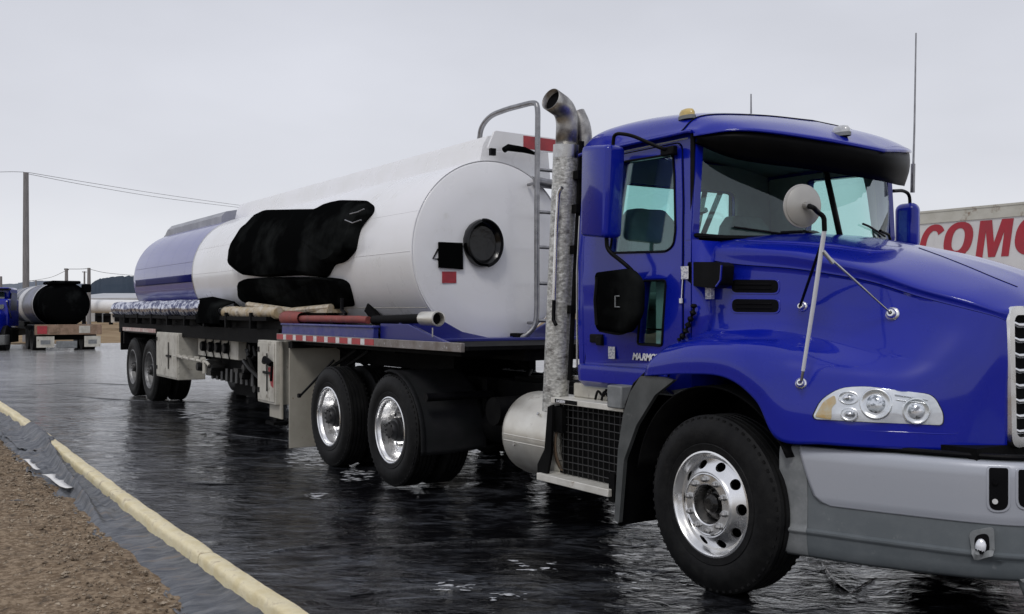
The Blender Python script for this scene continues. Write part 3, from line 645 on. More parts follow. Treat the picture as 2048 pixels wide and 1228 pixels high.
# ---- cab shell
SY = .20
def side_pts(px): return [(p.x, p.z) for p in (Wy(u, v, SY) for u, v in px)]
zt = 2.735
cabo = side_pts([(1146, 752), (1178, 302)]); xr0, xr1 = cabo[0][0], cabo[1][0]
XR = -1.52
outl = [(XR+.02, 1.16), (XR, 1.24), (XR, 2.66), (XR+.03, zt), (-.42, zt), (-.36, 2.64), (-.355, 2.15), (-.37, 2.06), (-.37, 1.15), (-.55, 1.12), (-1.2, 1.10)]
win = side_pts([(1222, 506), (1237, 323), (1338, 307), (1344, 350), (1352, 462), (1349, 492), (1334, 503)])
win = rpoly(win, [.02, .03, .035, .02, .03, .04, .03], 4)
lwin = rpoly(side_pts([(1289, 561), (1335, 560), (1326, 691), (1277, 688)]), .02, 4)
def yl(z): return SY+(.055*((z-1.95)/.78)**1.3 if z > 1.95 else (.02*((1.6-z)/.5)**2 if z < 1.6 else 0))
fcab = lambda a, b_, d: (a, yl(b_)+d, b_)
# side sheet built as a fine grid-cut so that it can lean in above the belt
def side_sheet(name, outer, holes, dep, m, parent, f=fcab, bev=.006):
    me = MB().plate(outer, holes, lambda a, b_, d: (a, d, b_), dep).mesh(0)
    bm = bmesh.new(); bm.from_mesh(me)
    for z in [1.2+.09*i for i in range(18)]:
        bmesh.ops.bisect_plane(bm, geom=bm.verts[:]+bm.edges[:]+bm.faces[:], plane_co=(0, 0, z), plane_no=(0, 0, 1))
    for v in bm.verts: v.co = Vector(f(v.co.x, v.co.z, v.co.y))
    bm.to_mesh(me); bm.free(); me.shade_smooth(); me.set_sharp_from_angle(angle=R(28)); me.name = name
    o = link(name, me, m, parent)
    return o
cabs = side_sheet('cab', outl, [win, lwin], .05, BLUE, truck)
far = dup(cabs, truck); far.name = 'cab_side'; far.scale = (1, -1, 1); far.location = (0, 2.4, 0)
def ins(poly, d):
    c = sum((Vector(p[:2]) for p in poly), Vector((0, 0)))/len(poly); res = []
    k = len(poly)
    for i in range(k):
        p = Vector(poly[i][:2]); a = Vector(poly[i-1][:2]); b_ = Vector(poly[(i+1) % k][:2]); t = (b_-a)
        n = Vector((t.y, -t.x)).normalized() if t.length > 1e-6 else Vector((0, 0))
        if n.dot(c-p) < 0: n = -n
        res.append(p+n*d)
    return res
# door skin standing 9 mm proud with its own openings
dpo = rpoly([(-1.44, 1.20), (-1.44, 2.68), (-.50, 2.68), (-.455, 2.30), (-.44, 2.00), (-.44, 1.36), (-.60, 1.20)], [.05, .09, .06, .05, .05, .1, .05])
def door_f(a, b_, d): return (a, yl(b_)-.010-(.016*math.exp(-((b_-1.845)/.03)**2)) + (.010*max(0, 1-abs(b_-1.30)/.05)) + d, b_)
door = side_sheet('door', dpo, [win, lwin], .012, BLUE, truck, door_f)
door2 = dup(door, truck); door2.scale = (1, -1, 1); door2.location = (0, 2.4, 0)
def strip(loop2, r, m, name, parent, y=-.012, closed=True, n=6):
    P = [Vector((p[0], yl(p[1])+y, p[1])) for p in loop2]; P = P+[P[0]] if closed else P
    return MB().tube(P, r, n).build(name, m, parent, 60)
strip(win, .008, BLACK, 'window_seal', door); strip(lwin, .009, BLACK, 'window_seal', door); strip(ins(dpo, -.006), .004, DARKHOLE, 'door_gap', door, -.002)
for hole, nm in ((win, 'side_window'), (lwin, 'lower_window')):
    P = ins(hole, -.01); o = side_sheet(nm, P, [], .004, GLASS, door, lambda a, b_, d: (a, yl(b_)+.008+d, b_))
    o2 = dup(o, door2)
MB().bar((lwin[0][0]-.0, SY+.03, 1.50), (lwin[6][0]+.02, SY+.03, 1.50), .012).build('window_bar', BLACK, door)
# quarter divider rail
a = Wy(1343, 320, SY); MB().box((a.x-.012, SY+.035, 2.42), (a.x+.004, SY+.06, 2.56)).build('window_latch', BLACK, door)
# door handle recess behind the mirror
MB().box((-1.36, .175, 1.40), (-1.22, .20, 1.46)).build('door_handle', BLACK, door, bevel=.008)
# pressed step crease along the sill
b = MB(); rows = []
for i in range(30):
    x = XR+.03+i*(.93/29); rows.append([(x, SY-.001, 1.25), (x, SY-.022, 1.238), (x, SY-.026, 1.20), (x, SY-.02, 1.13), (x, SY+.03, 1.09)])
b.grid(rows).build('sill', BLUE, cabs, 40, solid=.01)
# rear corner post and back wall
b = MB(); rows = []
for k in range(7):
    a = math.pi/2*k/6; rows.append([(XR+.06-.075*math.sin(a), yl(z)+.065-.068*math.cos(a), z) for z in (1.18, 1.5, 1.95, 2.2, 2.45, 2.70, 2.75)])
b.grid(rows); cp_ = b.build('corner_post', BLUE, cabs, 50, solid=.01); cc_ = dup(cp_, cabs); cc_.scale = (1, -1, 1); cc_.location = (0, 2.4, 0)
rw = rpoly([(.50, 2.12), (1.74, 2.12), (1.74, 2.56), (.50, 2.56)], .07)
back = MB().plate(rpoly([(.25, 1.12), (2.15, 1.12), (2.15, 2.80), (1.9, 2.9), (.5, 2.9), (.25, 2.80)], .05), [rw], lambda a, b_, d: (XR-.012+d, a, b_), .03).build('back_wall', BLUE, cabs, 30)
MB().plate(ins(rw, -.01), [], lambda a, b_, d: (XR+d, a, b_), .004).build('rear_window', GLASS, cabs)
MB().tube([(XR-.015, p[0], p[1]) for p in rw+[rw[0]]], .01, 6).build('rear_window_seal', BLACK, cabs)
# light trim strip on the rear edge of the cab
MB().tube([(XR-.02, SY+.005, 1.22), (XR-.022, SY+.006, 1.9), (XR-.02, SY+.03, 2.3)], .008, 8).build('edge_trim', STEEL, cabs)
# ---- roof with its overhanging brow
RT = [
 [(-1.565, .235, 2.70), (-1.58, .36, 2.79), (-1.60, .75, 2.86), (-1.60, 1.2, 2.87)],
 [(-1.52, .215, 2.735), (-1.52, .34, 2.86), (-1.53, .75, 2.955), (-1.53, 1.2, 2.975)],
 [(-1.38, .205, 2.735), (-1.37, .335, 2.90), (-1.35, .75, 2.99), (-1.35, 1.2, 3.02)],
 [(-.95, .205, 2.735), (-.95, .335, 2.90), (-.93, .75, 2.985), (-.90, 1.2, 3.01)],
 [(-.55, .205, 2.735), (-.52, .335, 2.865), (-.47, .75, 2.915), (-.42, 1.2, 2.925)],
 [(-.38, .205, 2.735), (-.27, .36, 2.80), (-.10, .75, 2.80), (-.03, 1.2, 2.79)],
 [(-.345, .20, 2.71), (-.12, .39, 2.735), (.13, .78, 2.685), (.25, 1.2, 2.64)],
 [(-.345, .20, 2.695), (-.10, .39, 2.715), (.16, .79, 2.655), (.285, 1.2, 2.605)],
]
def roof_pt(s, t):
    p = cr1([cr1(r, t) for r in RT], s); return Vector(p)
rs = [i*.14 for i in range(51)]; ts = [i*.15 for i in range(21)]
near_r = [[roof_pt(min(s, 7), t) for t in ts] for s in rs]
rows = [r+[Vector((p.x, 2.4-p.y, p.z)) for p in r[::-1]] for r in near_r]
rf = MB().grid(rows).build('roof', BLUE, truck, 50, solid=.015)
RBV = BVHTree.FromPolygons([Vector(p) for p in MB().grid(rows).v], MB().grid(rows).f)
# joint between roof and brow
q = []
for i in range(41):
    t = i*.15*.5; t = min(t, 3); 
tt = [i*.1 for i in range(31)]
P = [roof_pt(4.35, t)+Vector((0, -.001, .002)) for t in tt]; P = P+[Vector((p.x, 2.4-p.y, p.z)) for p in P[::-1][1:]]
MB().tube(P, .005, 6).build('roof_joint', DARKHOLE, rf)
MB().tube([roof_pt(s*.25, .0)+Vector((0, -.006, -.004)) for s in range(4, 22)], .011, 8).build('rain_gutter', BLUE, rf)
# dark drop visor under the brow
VS = mat('black_visor', (.0015, .0015, .002), .4, 0, (.003, .003, .003), 3, spec=.05)
up = [(-.352, .215, 2.70), (-.11, .40, 2.70), (.15, .795, 2.645), (.275, 1.2, 2.60), (.15, 1.605, 2.645), (-.11, 2.0, 2.70), (-.352, 2.185, 2.70)]
lo = [(-.36, .225, 2.655), (-.17, .40, 2.545), (.11, .80, 2.475), (.235, 1.2, 2.43), (.11, 1.60, 2.44), (-.12, 1.97, 2.50), (-.30, 2.185, 2.62)]
rows = []
for i in range(37):
    t = i/6; a = Vector(cr1(up, t)); b_ = Vector(cr1(lo, t)); jag = .012*math.sin(i*2.9)*(i > 27)
    rows.append([a.lerp(b_, k/5)+Vector((.02*math.sin(math.pi*k/5), 0, jag*(k == 5))) for k in range(6)])
vis = MB().grid(rows).build('sun_visor', VS, truck, 50, solid=.006)
# underside lining between the glass and the brow
rows = []
for i in range(37):
    t = i/6; a = Vector(cr1(up, t)); k = 1-abs(i-18)/18; rows.append([a, (-.44+.20*k, .24+(a.y-.20)*.96, 2.70+.07*k)])
MB().grid(rows).build('brow_lining', VS, rf, 50, solid=.004)
# ---- windscreen in two panes
WT = [(-.395, .235, 2.72), (-.33, .50, 2.75), (-.26, .85, 2.77), (-.235, 1.2, 2.775)]
WB = [(-.385, .225, 2.09), (-.27, .45, 2.075), (-.12, .82, 2.08), (-.05, 1.2, 2.085)]
for mir in (0, 1):
    rows = []
    for i in range(25):
        t = min(i/8, 2.985); a = Vector(cr1(WT, t)); b_ = Vector(cr1(WB, t)); a = a+(b_-a)*.02
        r = [a.lerp(b_, k/6)+Vector((.015*math.sin(math.pi*k/6), 0, 0)) for k in range(7)]
        rows.append([Vector((p.x, 2.4-p.y, p.z)) for p in r] if mir else r)
    MB().grid(rows).build('windscreen', GLASS, truck, 70)
ring = [Vector(cr1(WT, i/8)) for i in range(25)]; ringb = [Vector(cr1(WB, i/8)) for i in range(25)]
full = ring+[Vector((p.x, 2.4-p.y, p.z)) for p in ring[::-1]]; fullb = ringb+[Vector((p.x, 2.4-p.y, p.z)) for p in ringb[::-1]]
loop = fullb+full[::-1]; loop = fillet(loop[:1]+loop[1:]+[loop[0]], .0)
def closedtube(P, r, n=8): return MB().tube(P+[P[0], P[1]], r, n)
lp = rpoly([(p.y, p.z) for p in loop[:-1]], .09, 4)
def wsx(y, z):
    yy = min(y, 2.4-y); f = max(0, min(1, (2.775-z)/.69)); 
    def ip(P):
        for a, b_ in zip(P, P[1:]):
            if yy <= b_[1]: return a[0]+(b_[0]-a[0])*(yy-a[1])/(b_[1]-a[1])
        return P[-1][0]
    return ip(WT)*(1-f)+ip(WB)*f
closedtube([Vector((wsx(p[0], p[1])+.006, p[0], p[1])) for p in lp], .016).build('windscreen_seal', BLACK, truck)
MB().grid([[(wsx(y, z)+.02, y, z) for z in (2.08, 2.3, 2.5, 2.77)] for y in (1.18, 1.2, 1.22)]).build('windscreen_divider', BLACK, truck, solid=.02)
# front pillars
b = MB(); rows = []
for z in (2.06, 2.15, 2.3, 2.5, 2.66, 2.74):
    rows.append([(-.42, yl(z)-.002, z), (-.37, yl(z)-.004, z), (wsx(.225, z)+.012, yl(z)+.008+.008, z), (wsx(.26, z)+.008, yl(z)+.055, z), (-.44, yl(z)+.06, z)])
b.grid(rows, True); cp_ = b.build('front_pillar', BLUE, cabs, 40); cc_ = dup(cp_, cabs); cc_.scale = (1, -1, 1); cc_.location = (0, 2.4, 0)
# cowl sheet below the glass, firewall, scuttle sides
b = MB(); rows = []
for i in range(21):
    y = .24+1.92*i/20; yy = min(y, 2.4-y); rows.append([(wsx(y, 2.08)+.05, y, 2.07), (wsx(y, 2.08)-.02, y, 2.085), (wsx(y, 2.08)-.05, y, 1.9)])
b.grid(rows); b.build('cowl', BLACK, cabs, 40)
b = MB(); b.box((-.45, .25, 1.1), (-.42, 2.15, 2.06)); b.box((-1.5, .24, 1.08), (-.42, 2.16, 1.14)); b.build('firewall', INTER, cabs)
b = MB()
b.grid([[(-.36, SY, 1.16), (-.36, SY, 2.06)], [(-.30, .27, 1.16), (-.30, .30, 2.05)], [(-.30, .6, 1.16), (-.28, .6, 2.05)]]); b.build('scuttle', BLUE, cabs, 40, solid=.012)
c = dup(bpy.data.objects['scuttle'], cabs); c.scale = (1, -1, 1); c.location = (0, 2.4, 0)
# ---- interior
MB().plate(rpoly([(.27, 1.15), (2.13, 1.15), (2.13, 2.76), (.27, 2.76)], .05), [ins(rw, -.004)], lambda a, b_, d: (XR+.022+d, a, b_), .02).build('wall_lining', INTER, cabs, 30)
lin = side_sheet('door_lining', rpoly([(-1.46, 1.16), (-1.46, 2.68), (-.47, 2.68), (-.45, 2.0), (-.45, 1.16)], .03), [ins(win, -.012), ins(lwin, -.012)], .015, INTER, cabs, lambda a, b_, d: (a, yl(b_)+.054+d, b_))
lin2 = dup(lin, cabs); lin2.scale = (1, -1, 1); lin2.location = (0, 2.4, 0)
b = MB(); b.grid([[(x, y, 2.70+.1*math.sin(math.pi*(y-.2)/2)) for y in [.25+.19*i for i in range(11)]] for x in (-1.50, -1.0, -.45)]); b.build('headliner', HEADL, cabs, solid=.01)
b = MB(); rows = []
for i in range(11):
    y = .27+1.86*i/10; rows.append([(-.42, y, 2.06), (-.48, y, 2.10), (-.62, y, 2.06), (-.72, y, 1.92), (-.70, y, 1.6)])
b.grid(rows).build('dashboard', INTER, cabs, 40)
def seat(y):
    o = MB().box((-1.40, y-.26, 1.62), (-.92, y+.26, 1.75)).build('seat', SEAT, truck, 40, bevel=.05, seg=3)
    b = MB(); rows = []
    for k, (z, w_, xf, xb) in enumerate([(1.7, .25, -1.24, -1.40), (1.95, .26, -1.25, -1.42), (2.15, .25, -1.28, -1.44), (2.28, .21, -1.31, -1.45), (2.36, .14, -1.34, -1.45)]):
        rows.append([(xf, y-w_, z), (xf+.03, y-w_*.6, z), (xf, y, z), (xf+.03, y+w_*.6, z), (xf, y+w_, z), (xb, y+w_, z), (xb, y-w_, z)])
    b.grid(rows, True); b.f.append(tuple(range(28, 35))); b.build('backrest', SEAT, o, 50, bevel=.02, seg=3); return o
seat(.72); seat(1.72)
sw = MB(); cw = Vector((-.86, 1.72, 2.02)); ax = Vector((-.75, 0, .66)).normalized(); u_ = Vector((0, 1, 0)); v_ = ax.cross(u_)
sw.tube([cw+(u_*math.cos(a*math.pi/16)+v_*math.sin(a*math.pi/16))*.23 for a in range(33)], .016, 8)
for a in (0, 2.1, 4.2): sw.bar(cw, cw+(u_*math.cos(a)+v_*math.sin(a))*.22, .02)
sw.bar(cw, cw-ax*.3, .05); sw.build('steering_wheel', BLACK, truck)
# ---- wipers
wb_, wt_ = Vector((wsx(1.95, 2.09)+.05, 2.0, 2.10)), None
for (y0, y1, z1, mir) in ((2.02, 1.50, 2.20, 0), (1.02, .45, 2.14, 0)):
    b = MB(); p0 = Vector((wsx(y0, 2.1)+.05, y0, 2.09)); p1 = Vector((wsx((y0+y1)/2, 2.15)+.04, (y0+y1)/2, z1-.03))
    b.tube([p0, p0.lerp(p1, .5)+Vector((.02, 0, .02)), p1], .010, 6)
    b.tube([Vector((wsx(y, z1)+.028, y, z1-.07+.07*(1-abs(y-y1)/abs(y0-y1)))) for y in [y1+(y0-.1-y1)*k/8 for k in range(9)]], .008, 6); b.build('wiper', BLACK, truck)
# ---- roof lights
def onroof(u, v):
    h = None
    for dv in range(0, 60, 2):
        h = onb(u, v+dv, 0, RBV)
        if h: break
    return h
for (u, v, m, nm) in ((1374, 236, AMBERCAP, 'roof_marker_light'), (1682, 270, CLEARCAP, 'roof_marker_light')):
    h, n = onroof(u, v); M = Matrix.Translation(h+Vector((0, 0, .0)))
    t = MB().lathe([(.062, -.01), (.062, .012), (.058, .014)], n=20, axis='z'); bs = MB().add([(p[0]*1.15, p[1]*.6, p[2]) for p in t.v], t.f, M).build('roof_marker_light', GREYPL, truck, 50, label='amber cab marker lamp' if u < 1500 else 'clear cab marker lamp')
    t = MB().lathe([(.056, .012), (.054, .035), (.042, .052), (.02, .058), (0, .058)], n=20, axis='z'); MB().add([(p[0]*1.15, p[1]*.6, p[2]) for p in t.v], t.f, M).build('marker_lens', m, bs, 50)
# ---- aerials
def aerial(u0, v0, u1, v1, y, r=.006):
    a = Wy(u0, v0, y); b_ = Wy(u1, v1, y); b = MB(); b.tube([a, a.lerp(b_, .4)+Vector((.004, 0, 0)), b_], [r, r*.8, r*.6], 6); b.tube([a, a.lerp(b_, .18)], r*1.8, 8); return b.build('aerial', GREYTUBE, truck)
aerial(1825, 385, 1832, 66, 2.42, .009); aerial(1501, 262, 1502, 188, 1.75, .009)
# ---- big door mirror with its loop arms
MY = -.02
mo = [Wy(u, v, MY) for u, v in ((1166, 292), (1221, 289), (1213, 476), (1163, 472))]
b = MB(); cx_ = (mo[0].x+mo[1].x)/2
mo2 = rpoly([(p.x, p.z) for p in mo], .035, 5)
b = MB(); rows = []
for d, sc_ in ((.0, .86), (.012, .97), (.03, 1.0), (.10, 1.0), (.135, .97), (.15, .90)):
    cc = sum(mo2, Vector((0, 0)))/len(mo2); rows.append([(cc.x+(p.x-cc.x)*sc_, MY-.02+d, cc.y+(p.y-cc.y)*(1-(1-sc_)*.4)) for p in mo2])
b.grid(rows, True); k = len(mo2); b.f.append(tuple(range(k))[::-1]); b.f.append(tuple(range(5*k, 6*k)))
mir = b.build('door_mirror', BLUE, truck, 45)
def arm(px, ys, r, name='mirror_arm', m=BLACK, par=None):
    P = [Wy(u, v, y) for (u, v), y in zip(px, ys)]; return MB().tube(fillet(P, .06, 5), r, 10).build(name, m, par or mir, 60)
arm([(1226, 290), (1228, 266), (1262, 270), (1330, 300), (1338, 300)], [.03, .03, .05, .16, .22], .012)
arm([(1213, 475), (1214, 500), (1250, 528), (1268, 545), (1280, 575), (1280, 620), (1268, 655), (1240, 668), (1200, 660)], [.02, .02, .06, .10, .08, .08, .08, .08, .08], .014)
MB().box((-.62, .17, 2.60), (-.50, .215, 2.66)).build('arm_bracket', BLACK, mir, bevel=.01)
c = [Wy(u, v, .02) for u, v in ((1188, 545), (1258, 536), (1279, 560), (1277, 630), (1256, 668), (1190, 660))]
P2 = rpoly([(p.x, p.z) for p in c], [.03, .05, .05, .06, .06, .03], 5); b = MB(); rows = []
for d, sc_ in ((0, .82), (.01, .95), (.025, 1), (.06, .98), (.08, .90)):
    cc = sum(P2, Vector((0, 0)))/len(P2); rows.append([(cc.x+(p.x-cc.x)*sc_, .005+d, cc.y+(p.y-cc.y)*sc_) for p in P2])
b.grid(rows, True); k = len(P2); b.f.append(tuple(range(k))[::-1]); b.f.append(tuple(range(4*k, 5*k)))
wm = b.build('folded_mirror', TARP, truck, 45)
b = MB(); P = [Wy(u, v, .0) for u, v in ((1194, 555), (1190, 600), (1193, 650))]; b.tube(P, .012, 8); b.build('mirror_hinge', BLACK, wm)
a = Wy(1235, 603, 0); MB().tube([a+Vector((.02, -.003, .035)), a+Vector((-.02, -.003, .035)), a+Vector((-.02, -.003, -.035)), a+Vector((.025, -.003, -.035))], .005, 6).build('mirror_clip', GREYPL, wm)
a = Wy(1201, 682, SY-.015); MB().box((a.x-.03, a.y-.02, a.z-.03), (a.x+.03, a.y+.01, a.z+.03)).build('keypad', BLACK, door, bevel=.006)
# far mirror seen past the windscreen
fm = MB(); ctr = Wy(1816, 447, 2.62); fm.box((ctr.x-.10, ctr.y-.06, ctr.z-.20), (ctr.x+.09, ctr.y+.06, ctr.z+.155)); fmo = fm.build('door_mirror', BLUE, truck, 45, bevel=.06, seg=5)
arm([(1786, 382), (1806, 381), (1819, 388), (1820, 412)], [2.3, 2.5, 2.62, 2.62], .013, par=fmo)
arm([(1812, 488), (1800, 500), (1785, 505)], [2.6, 2.5, 2.3], .013, par=fmo)
# ---- stickers, lettering, side lamp box
def side_card(u0, v0, u1, v1, m, name, y, th=.003): 
    a = Wy(u0, v0, y); b_ = Wy(u1, v1, y); return MB().box((a.x, y-th, b_.z), (b_.x, y, a.z)).build(name, m, cabs)
side_card(1362, 533, 1377, 558, PAPER, 'sticker', SY-.012); side_card(1217, 693, 1230, 718, PAPER, 'sticker', SY-.012)
a = Wy(1365, 558, SY-.012); MB().tube([a, a+Vector((-.01, 0, -.12))], .003, 6).build('pull_cord', LETTER, cabs); MB().box((a.x-.02, a.y-.01, a.z-.15), (a.x, a.y, a.z-.12)).build('cord_tag', LETTER, cabs)
me = text_mesh('MA.RMOTM', .062, .25, .001, .0025, .92); o = link('lettering', me, LETTER, door); o.rotation_euler = (R(90), 0, 0); a = Wy(1263, 719, SY-.014); o.location = (a.x, yl(1.33)-.0135, a.z); o.scale = (1.0, 1, 1)
# black lamp box on the rear end of the bonnet
c = [(1380, 524), (1440, 524), (1450, 530), (1446, 570), (1430, 577), (1392, 572), (1378, 560)]
P2 = rpoly([(p.x, p.z) for p in (Wy(u, v, .22) for u, v in c)], .015, 4); b = MB(); b.plate(P2, [], lambda a, b_, d: (a, .20+d, b_), .10); lb = b.build('side_lamp_box', BLACK, truck, 30, bevel=.012, seg=3)
q = [Wy(u, v, .195) for u, v in ((1443, 530), (1441, 560), (1432, 573))]; MB().tube(q, .006, 6).build('lamp_box_edge', BLUE, lb)
a = Wy(1393, 576, .27); b_ = Wy(1424, 598, .27); MB().box((a.x, .262, b_.z), (b_.x, .29, a.z)).build('sticker', PAPER, truck)
# cable down the gap between cab and bonnet
q = [Wy(u, v, .17) for u, v in smooth_path([(1388, 608), (1386, 625), (1380, 640), (1374, 655), (1368, 668), (1358, 680)], 4)]
cb = MB().tube(q, [.014+.009*math.sin(i*1.9) for i in range(len(q))], 8).build('cable_loom', BLACK, truck); 
# ---- round fender mirror on its three rods
rod0 = onb(1602, 767)[0]; top_ = Wy(1650, 440, .06)
sp = thing_ = MB()
mcen = Wy(1605, 412, -.02); nr = (ray(1605, 412).normalized()*.35+Vector((-.86, .12, .02))).normalized()
M = Matrix.Translation(mcen) @ (-nr).to_track_quat('Z', 'Y').to_matrix().to_4x4()
t = MB().lathe([(.012, .030), (.05, .026), (.080, .017), (.096, .008), (.0965, .003), (.107, .000), (.108, -.006), (.104, -.012), (0, -.014)], n=40, axis='z'); M2 = M @ Matrix.Scale(1.05, 4, (0, 1, 0))
spot = MB().add(t.v, t.f, M2).build('fender_mirror', MIRW, truck, 50)
hub_ = M @ Vector((0, 0, .03)); b = MB(); b.tube([hub_, hub_-nr*.035], .02, 12); b.build('mirror_stud', STEEL, spot)
b = MB(); b.tube(fillet([hub_-nr*.02, hub_-nr*.05+Vector((.02, 0, -.015)), Wy(1636, 425, .02), Wy(1648, 433, .05), Wy(1649, 462, .06)], .02), .013, 10); b.build('mirror_elbow', BLACK, spot)
b = MB(); b.tube([Wy(1649, 458, .06), Wy(1628, 602, .055), Wy(1606, 742, .035)], [.012, .012, .010], 12); b.build('mirror_post', mat('satin_rod', (.66, .67, .72), .35, .3, coat=.5), spot)
b = MB(); b.tube([Wy(1607, 738, .036), Wy(1603, 760, .04), rod0+Vector((0, -.012, .0))], .008, 8); b.build('mirror_post_end', STEEL, spot)
f1 = onb(1785, 628); f2 = onb(1606, 613); f0 = onb(1602, 767)
for (h, n), rr in ((f1, .037), (f2, .030), (f0, .032)):
    M = Matrix.Translation(h) @ n.to_track_quat('Z', 'Y').to_matrix().to_4x4(); b = MB()
    t = MB().lathe([(rr, -.004), (rr, .004), (rr*.85, .010), (rr*.72, .012), (rr*.70, .026), (rr*.5, .034), (rr*.28, .035), (rr*.26, .028), (0, .028)], n=26, axis='z'); b.add(t.v, t.f, M); b.build('rod_foot', CHROME, spot, 40)
    t = MB().disc((0, 0, .029), (0, 0, 1), rr*.24, .002, 12); MB().add(t.v, t.f, M).build('foot_socket', DARKHOLE, spot)
b = MB(); a = Wy(1646, 504, .06); e_ = f1[0]+f1[1]*.03; b.tube([a, a.lerp(e_, .12), e_], [.009, .007, .0055], 10); b.tube([a+Vector((0, 0, .004)), a.lerp(e_, .15)+Vector((0, -.004, -.01))], .011, 8); b.build('mirror_stay', STEEL, spot)
b = MB(); a = Wy(1642, 490, .065); e_ = f2[0]+f2[1]*.03; b.tube([a, e_], .008, 8); b.build('mirror_stay', BLACK, spot)
# ---- wing extension and mudguard behind the front wheel
px = [(1283, 752), (1330, 754), (1350, 760), (1312, 790), (1275, 850), (1250, 920), (1240, 1046), (1231, 1040), (1238, 900), (1248, 830), (1262, 785)]
fx = rpoly([(p.x, p.z) for p in (Wy(u, v, .03) for u, v in px)], .01, 2)
MB().plate(fx, [], lambda a, b_, d: (a, .02+d, b_), .03).build('wing_extension', mat('charcoal_wing_trim', (.055, .06, .06), .5, 0, (.085, .09, .09), 6, bump=.1, dirt=(.16, .16, .16), dscale=8, dlo=.6, dhi=.8), truck, 30, bevel=.006)
b = MB(); rows = []
for (x, z) in ((-.62, 1.24), (-.74, 1.16), (-.82, 1.02), (-.86, .85), (-.885, .6), (-.895, .22)):
    rows.append([(x, .05, z), (x-.012, .3, z), (x, .62, z)])
b.grid(rows); mg = b.build('mudguard', BLACK, truck, 40, solid=.012); c = dup(mg, truck); c.scale = (1, -1, 1); c.location = (0, 2.4, 0)
# ---- steps with mesh panel
# rack tubes standing behind the cab, and pale panel added to lighten lower window
b = MB()
for (u0, v0, u1, v1) in ((1392, 470, 1412, 372), (1404, 474, 1446, 372), (1390, 428, 1412, 420), (1462, 474, 1463, 372)): b.tube([Wx(u0, v0, -1.72), Wx(u1, v1, -1.72)], .022, 8)
b.tube([(-1.72, 1.2, 1.05), (-1.72, 1.3, 2.15)], .022, 8); b.build('rack_tube', FRAME, truck)
MB().box((-.76, .262, 1.28), (-.44, .275, 1.84)).build('lightening_panel', mat('pale_panel', (.55, .58, .57), .6), door); MB().box((-.60, .245, 1.30), (-.575, .262, 1.82)).build('panel_strip', INTER, door)
st = MB(); a = Wy(1073, 951, .03); b_ = Wy(1216, 985, .03)
st.box((a.x, .03, .395), (b_.x, .28, .445)); steps = st.build('cab_step', mat('step_aluminium', (.80, .78, .72), .45, .35, (.68, .66, .60), 6, bump=.1, dirt=(.35, .28, .2), dscale=9, dlo=.62, dhi=.72), truck, bevel=.004)
st = MB(); st.box((-1.72, .10, .955), (-.90, .30, .995)); st.build('upper_step', MATS['step_aluminium'], steps, bevel=.004)
MB().box((-1.66, .095, .962), (-1.40, .10, .990)).build('step_plate', BLACK, steps)
me = text_mesh('LAGERIN', .026, 0, .0008, .0008); o = link('lettering', me, LETTER, steps); o.rotation_euler = (R(90), 0, 0); o.location = (-1.64, .094, .967)
b = MB()
for k in range(12): x = -1.62+k*.058; b.tube([(x, .14+.004*(k % 2), .455), (x+.004, .14, .95)], .0035, 5)
for k in range(9): z = .49+k*.053; b.tube([(-1.66, .137, z), (-1.3, .143, z+.003), (-.93, .137, z)], .0035, 5)
b.build('step_mesh', mat('dull_wire', (.05, .05, .05), .5, .6), steps, kind='stuff')
b = MB(); b.box((-1.70, .17, .45), (-.92, .19, .955)); b.box((-1.0, .06, .36), (-.94, .30, .55)); b.plate([(-1.83, .40), (-1.72, .40), (-1.66, .60), (-1.64, .95), (-1.70, .93), (-1.74, .62), (-1.83, .50)], [], lambda a, b2, d: (a, .06+d, b2), .02); b.box((-1.72, .1, .75), (-1.58, .2, .93))
b.build('step_bracket', FRAME, steps)
b = MB()
for (x, y, z, sx, sy, sz) in ((-1.5, .45, 1.0, .22, .2, .09), (-1.25, .4, 1.02, .18, .2, .07), (-1.02, .35, 1.0, .10, .2, .08), (-1.35, .6, 1.05, .5, .1, .05)): b.box((x-sx/2, y, z), (x+sx/2, y+sy, z+sz))
b.build('battery_box', WHITEDIRTY, truck, bevel=.01)
MB().box((-1.66, .26, .995), (-1.12, .5, 1.10)).build('tool_box', WHITEDIRTY, truck, bevel=.012); MB().box((-1.66, .25, 1.125), (-1.05, .5, 1.15)).build('frame_shelf', STEEL, truck)
b = MB()
for k in range(6): q = [(-1.35+k*.07, .22, 1.0), (-1.33+k*.07, .23, 1.06), (-1.28+k*.06, .24, 1.03), (-1.25+k*.06, .26, 1.13)]; b.tube(smooth_path(q, 4), .009, 6)
b.build('hose_bundle', BLACK, truck)
MB().box((-1.02, .06, .98), (-.87, .22, 1.13)).build('junction_box', GREYPL, truck, bevel=.01)
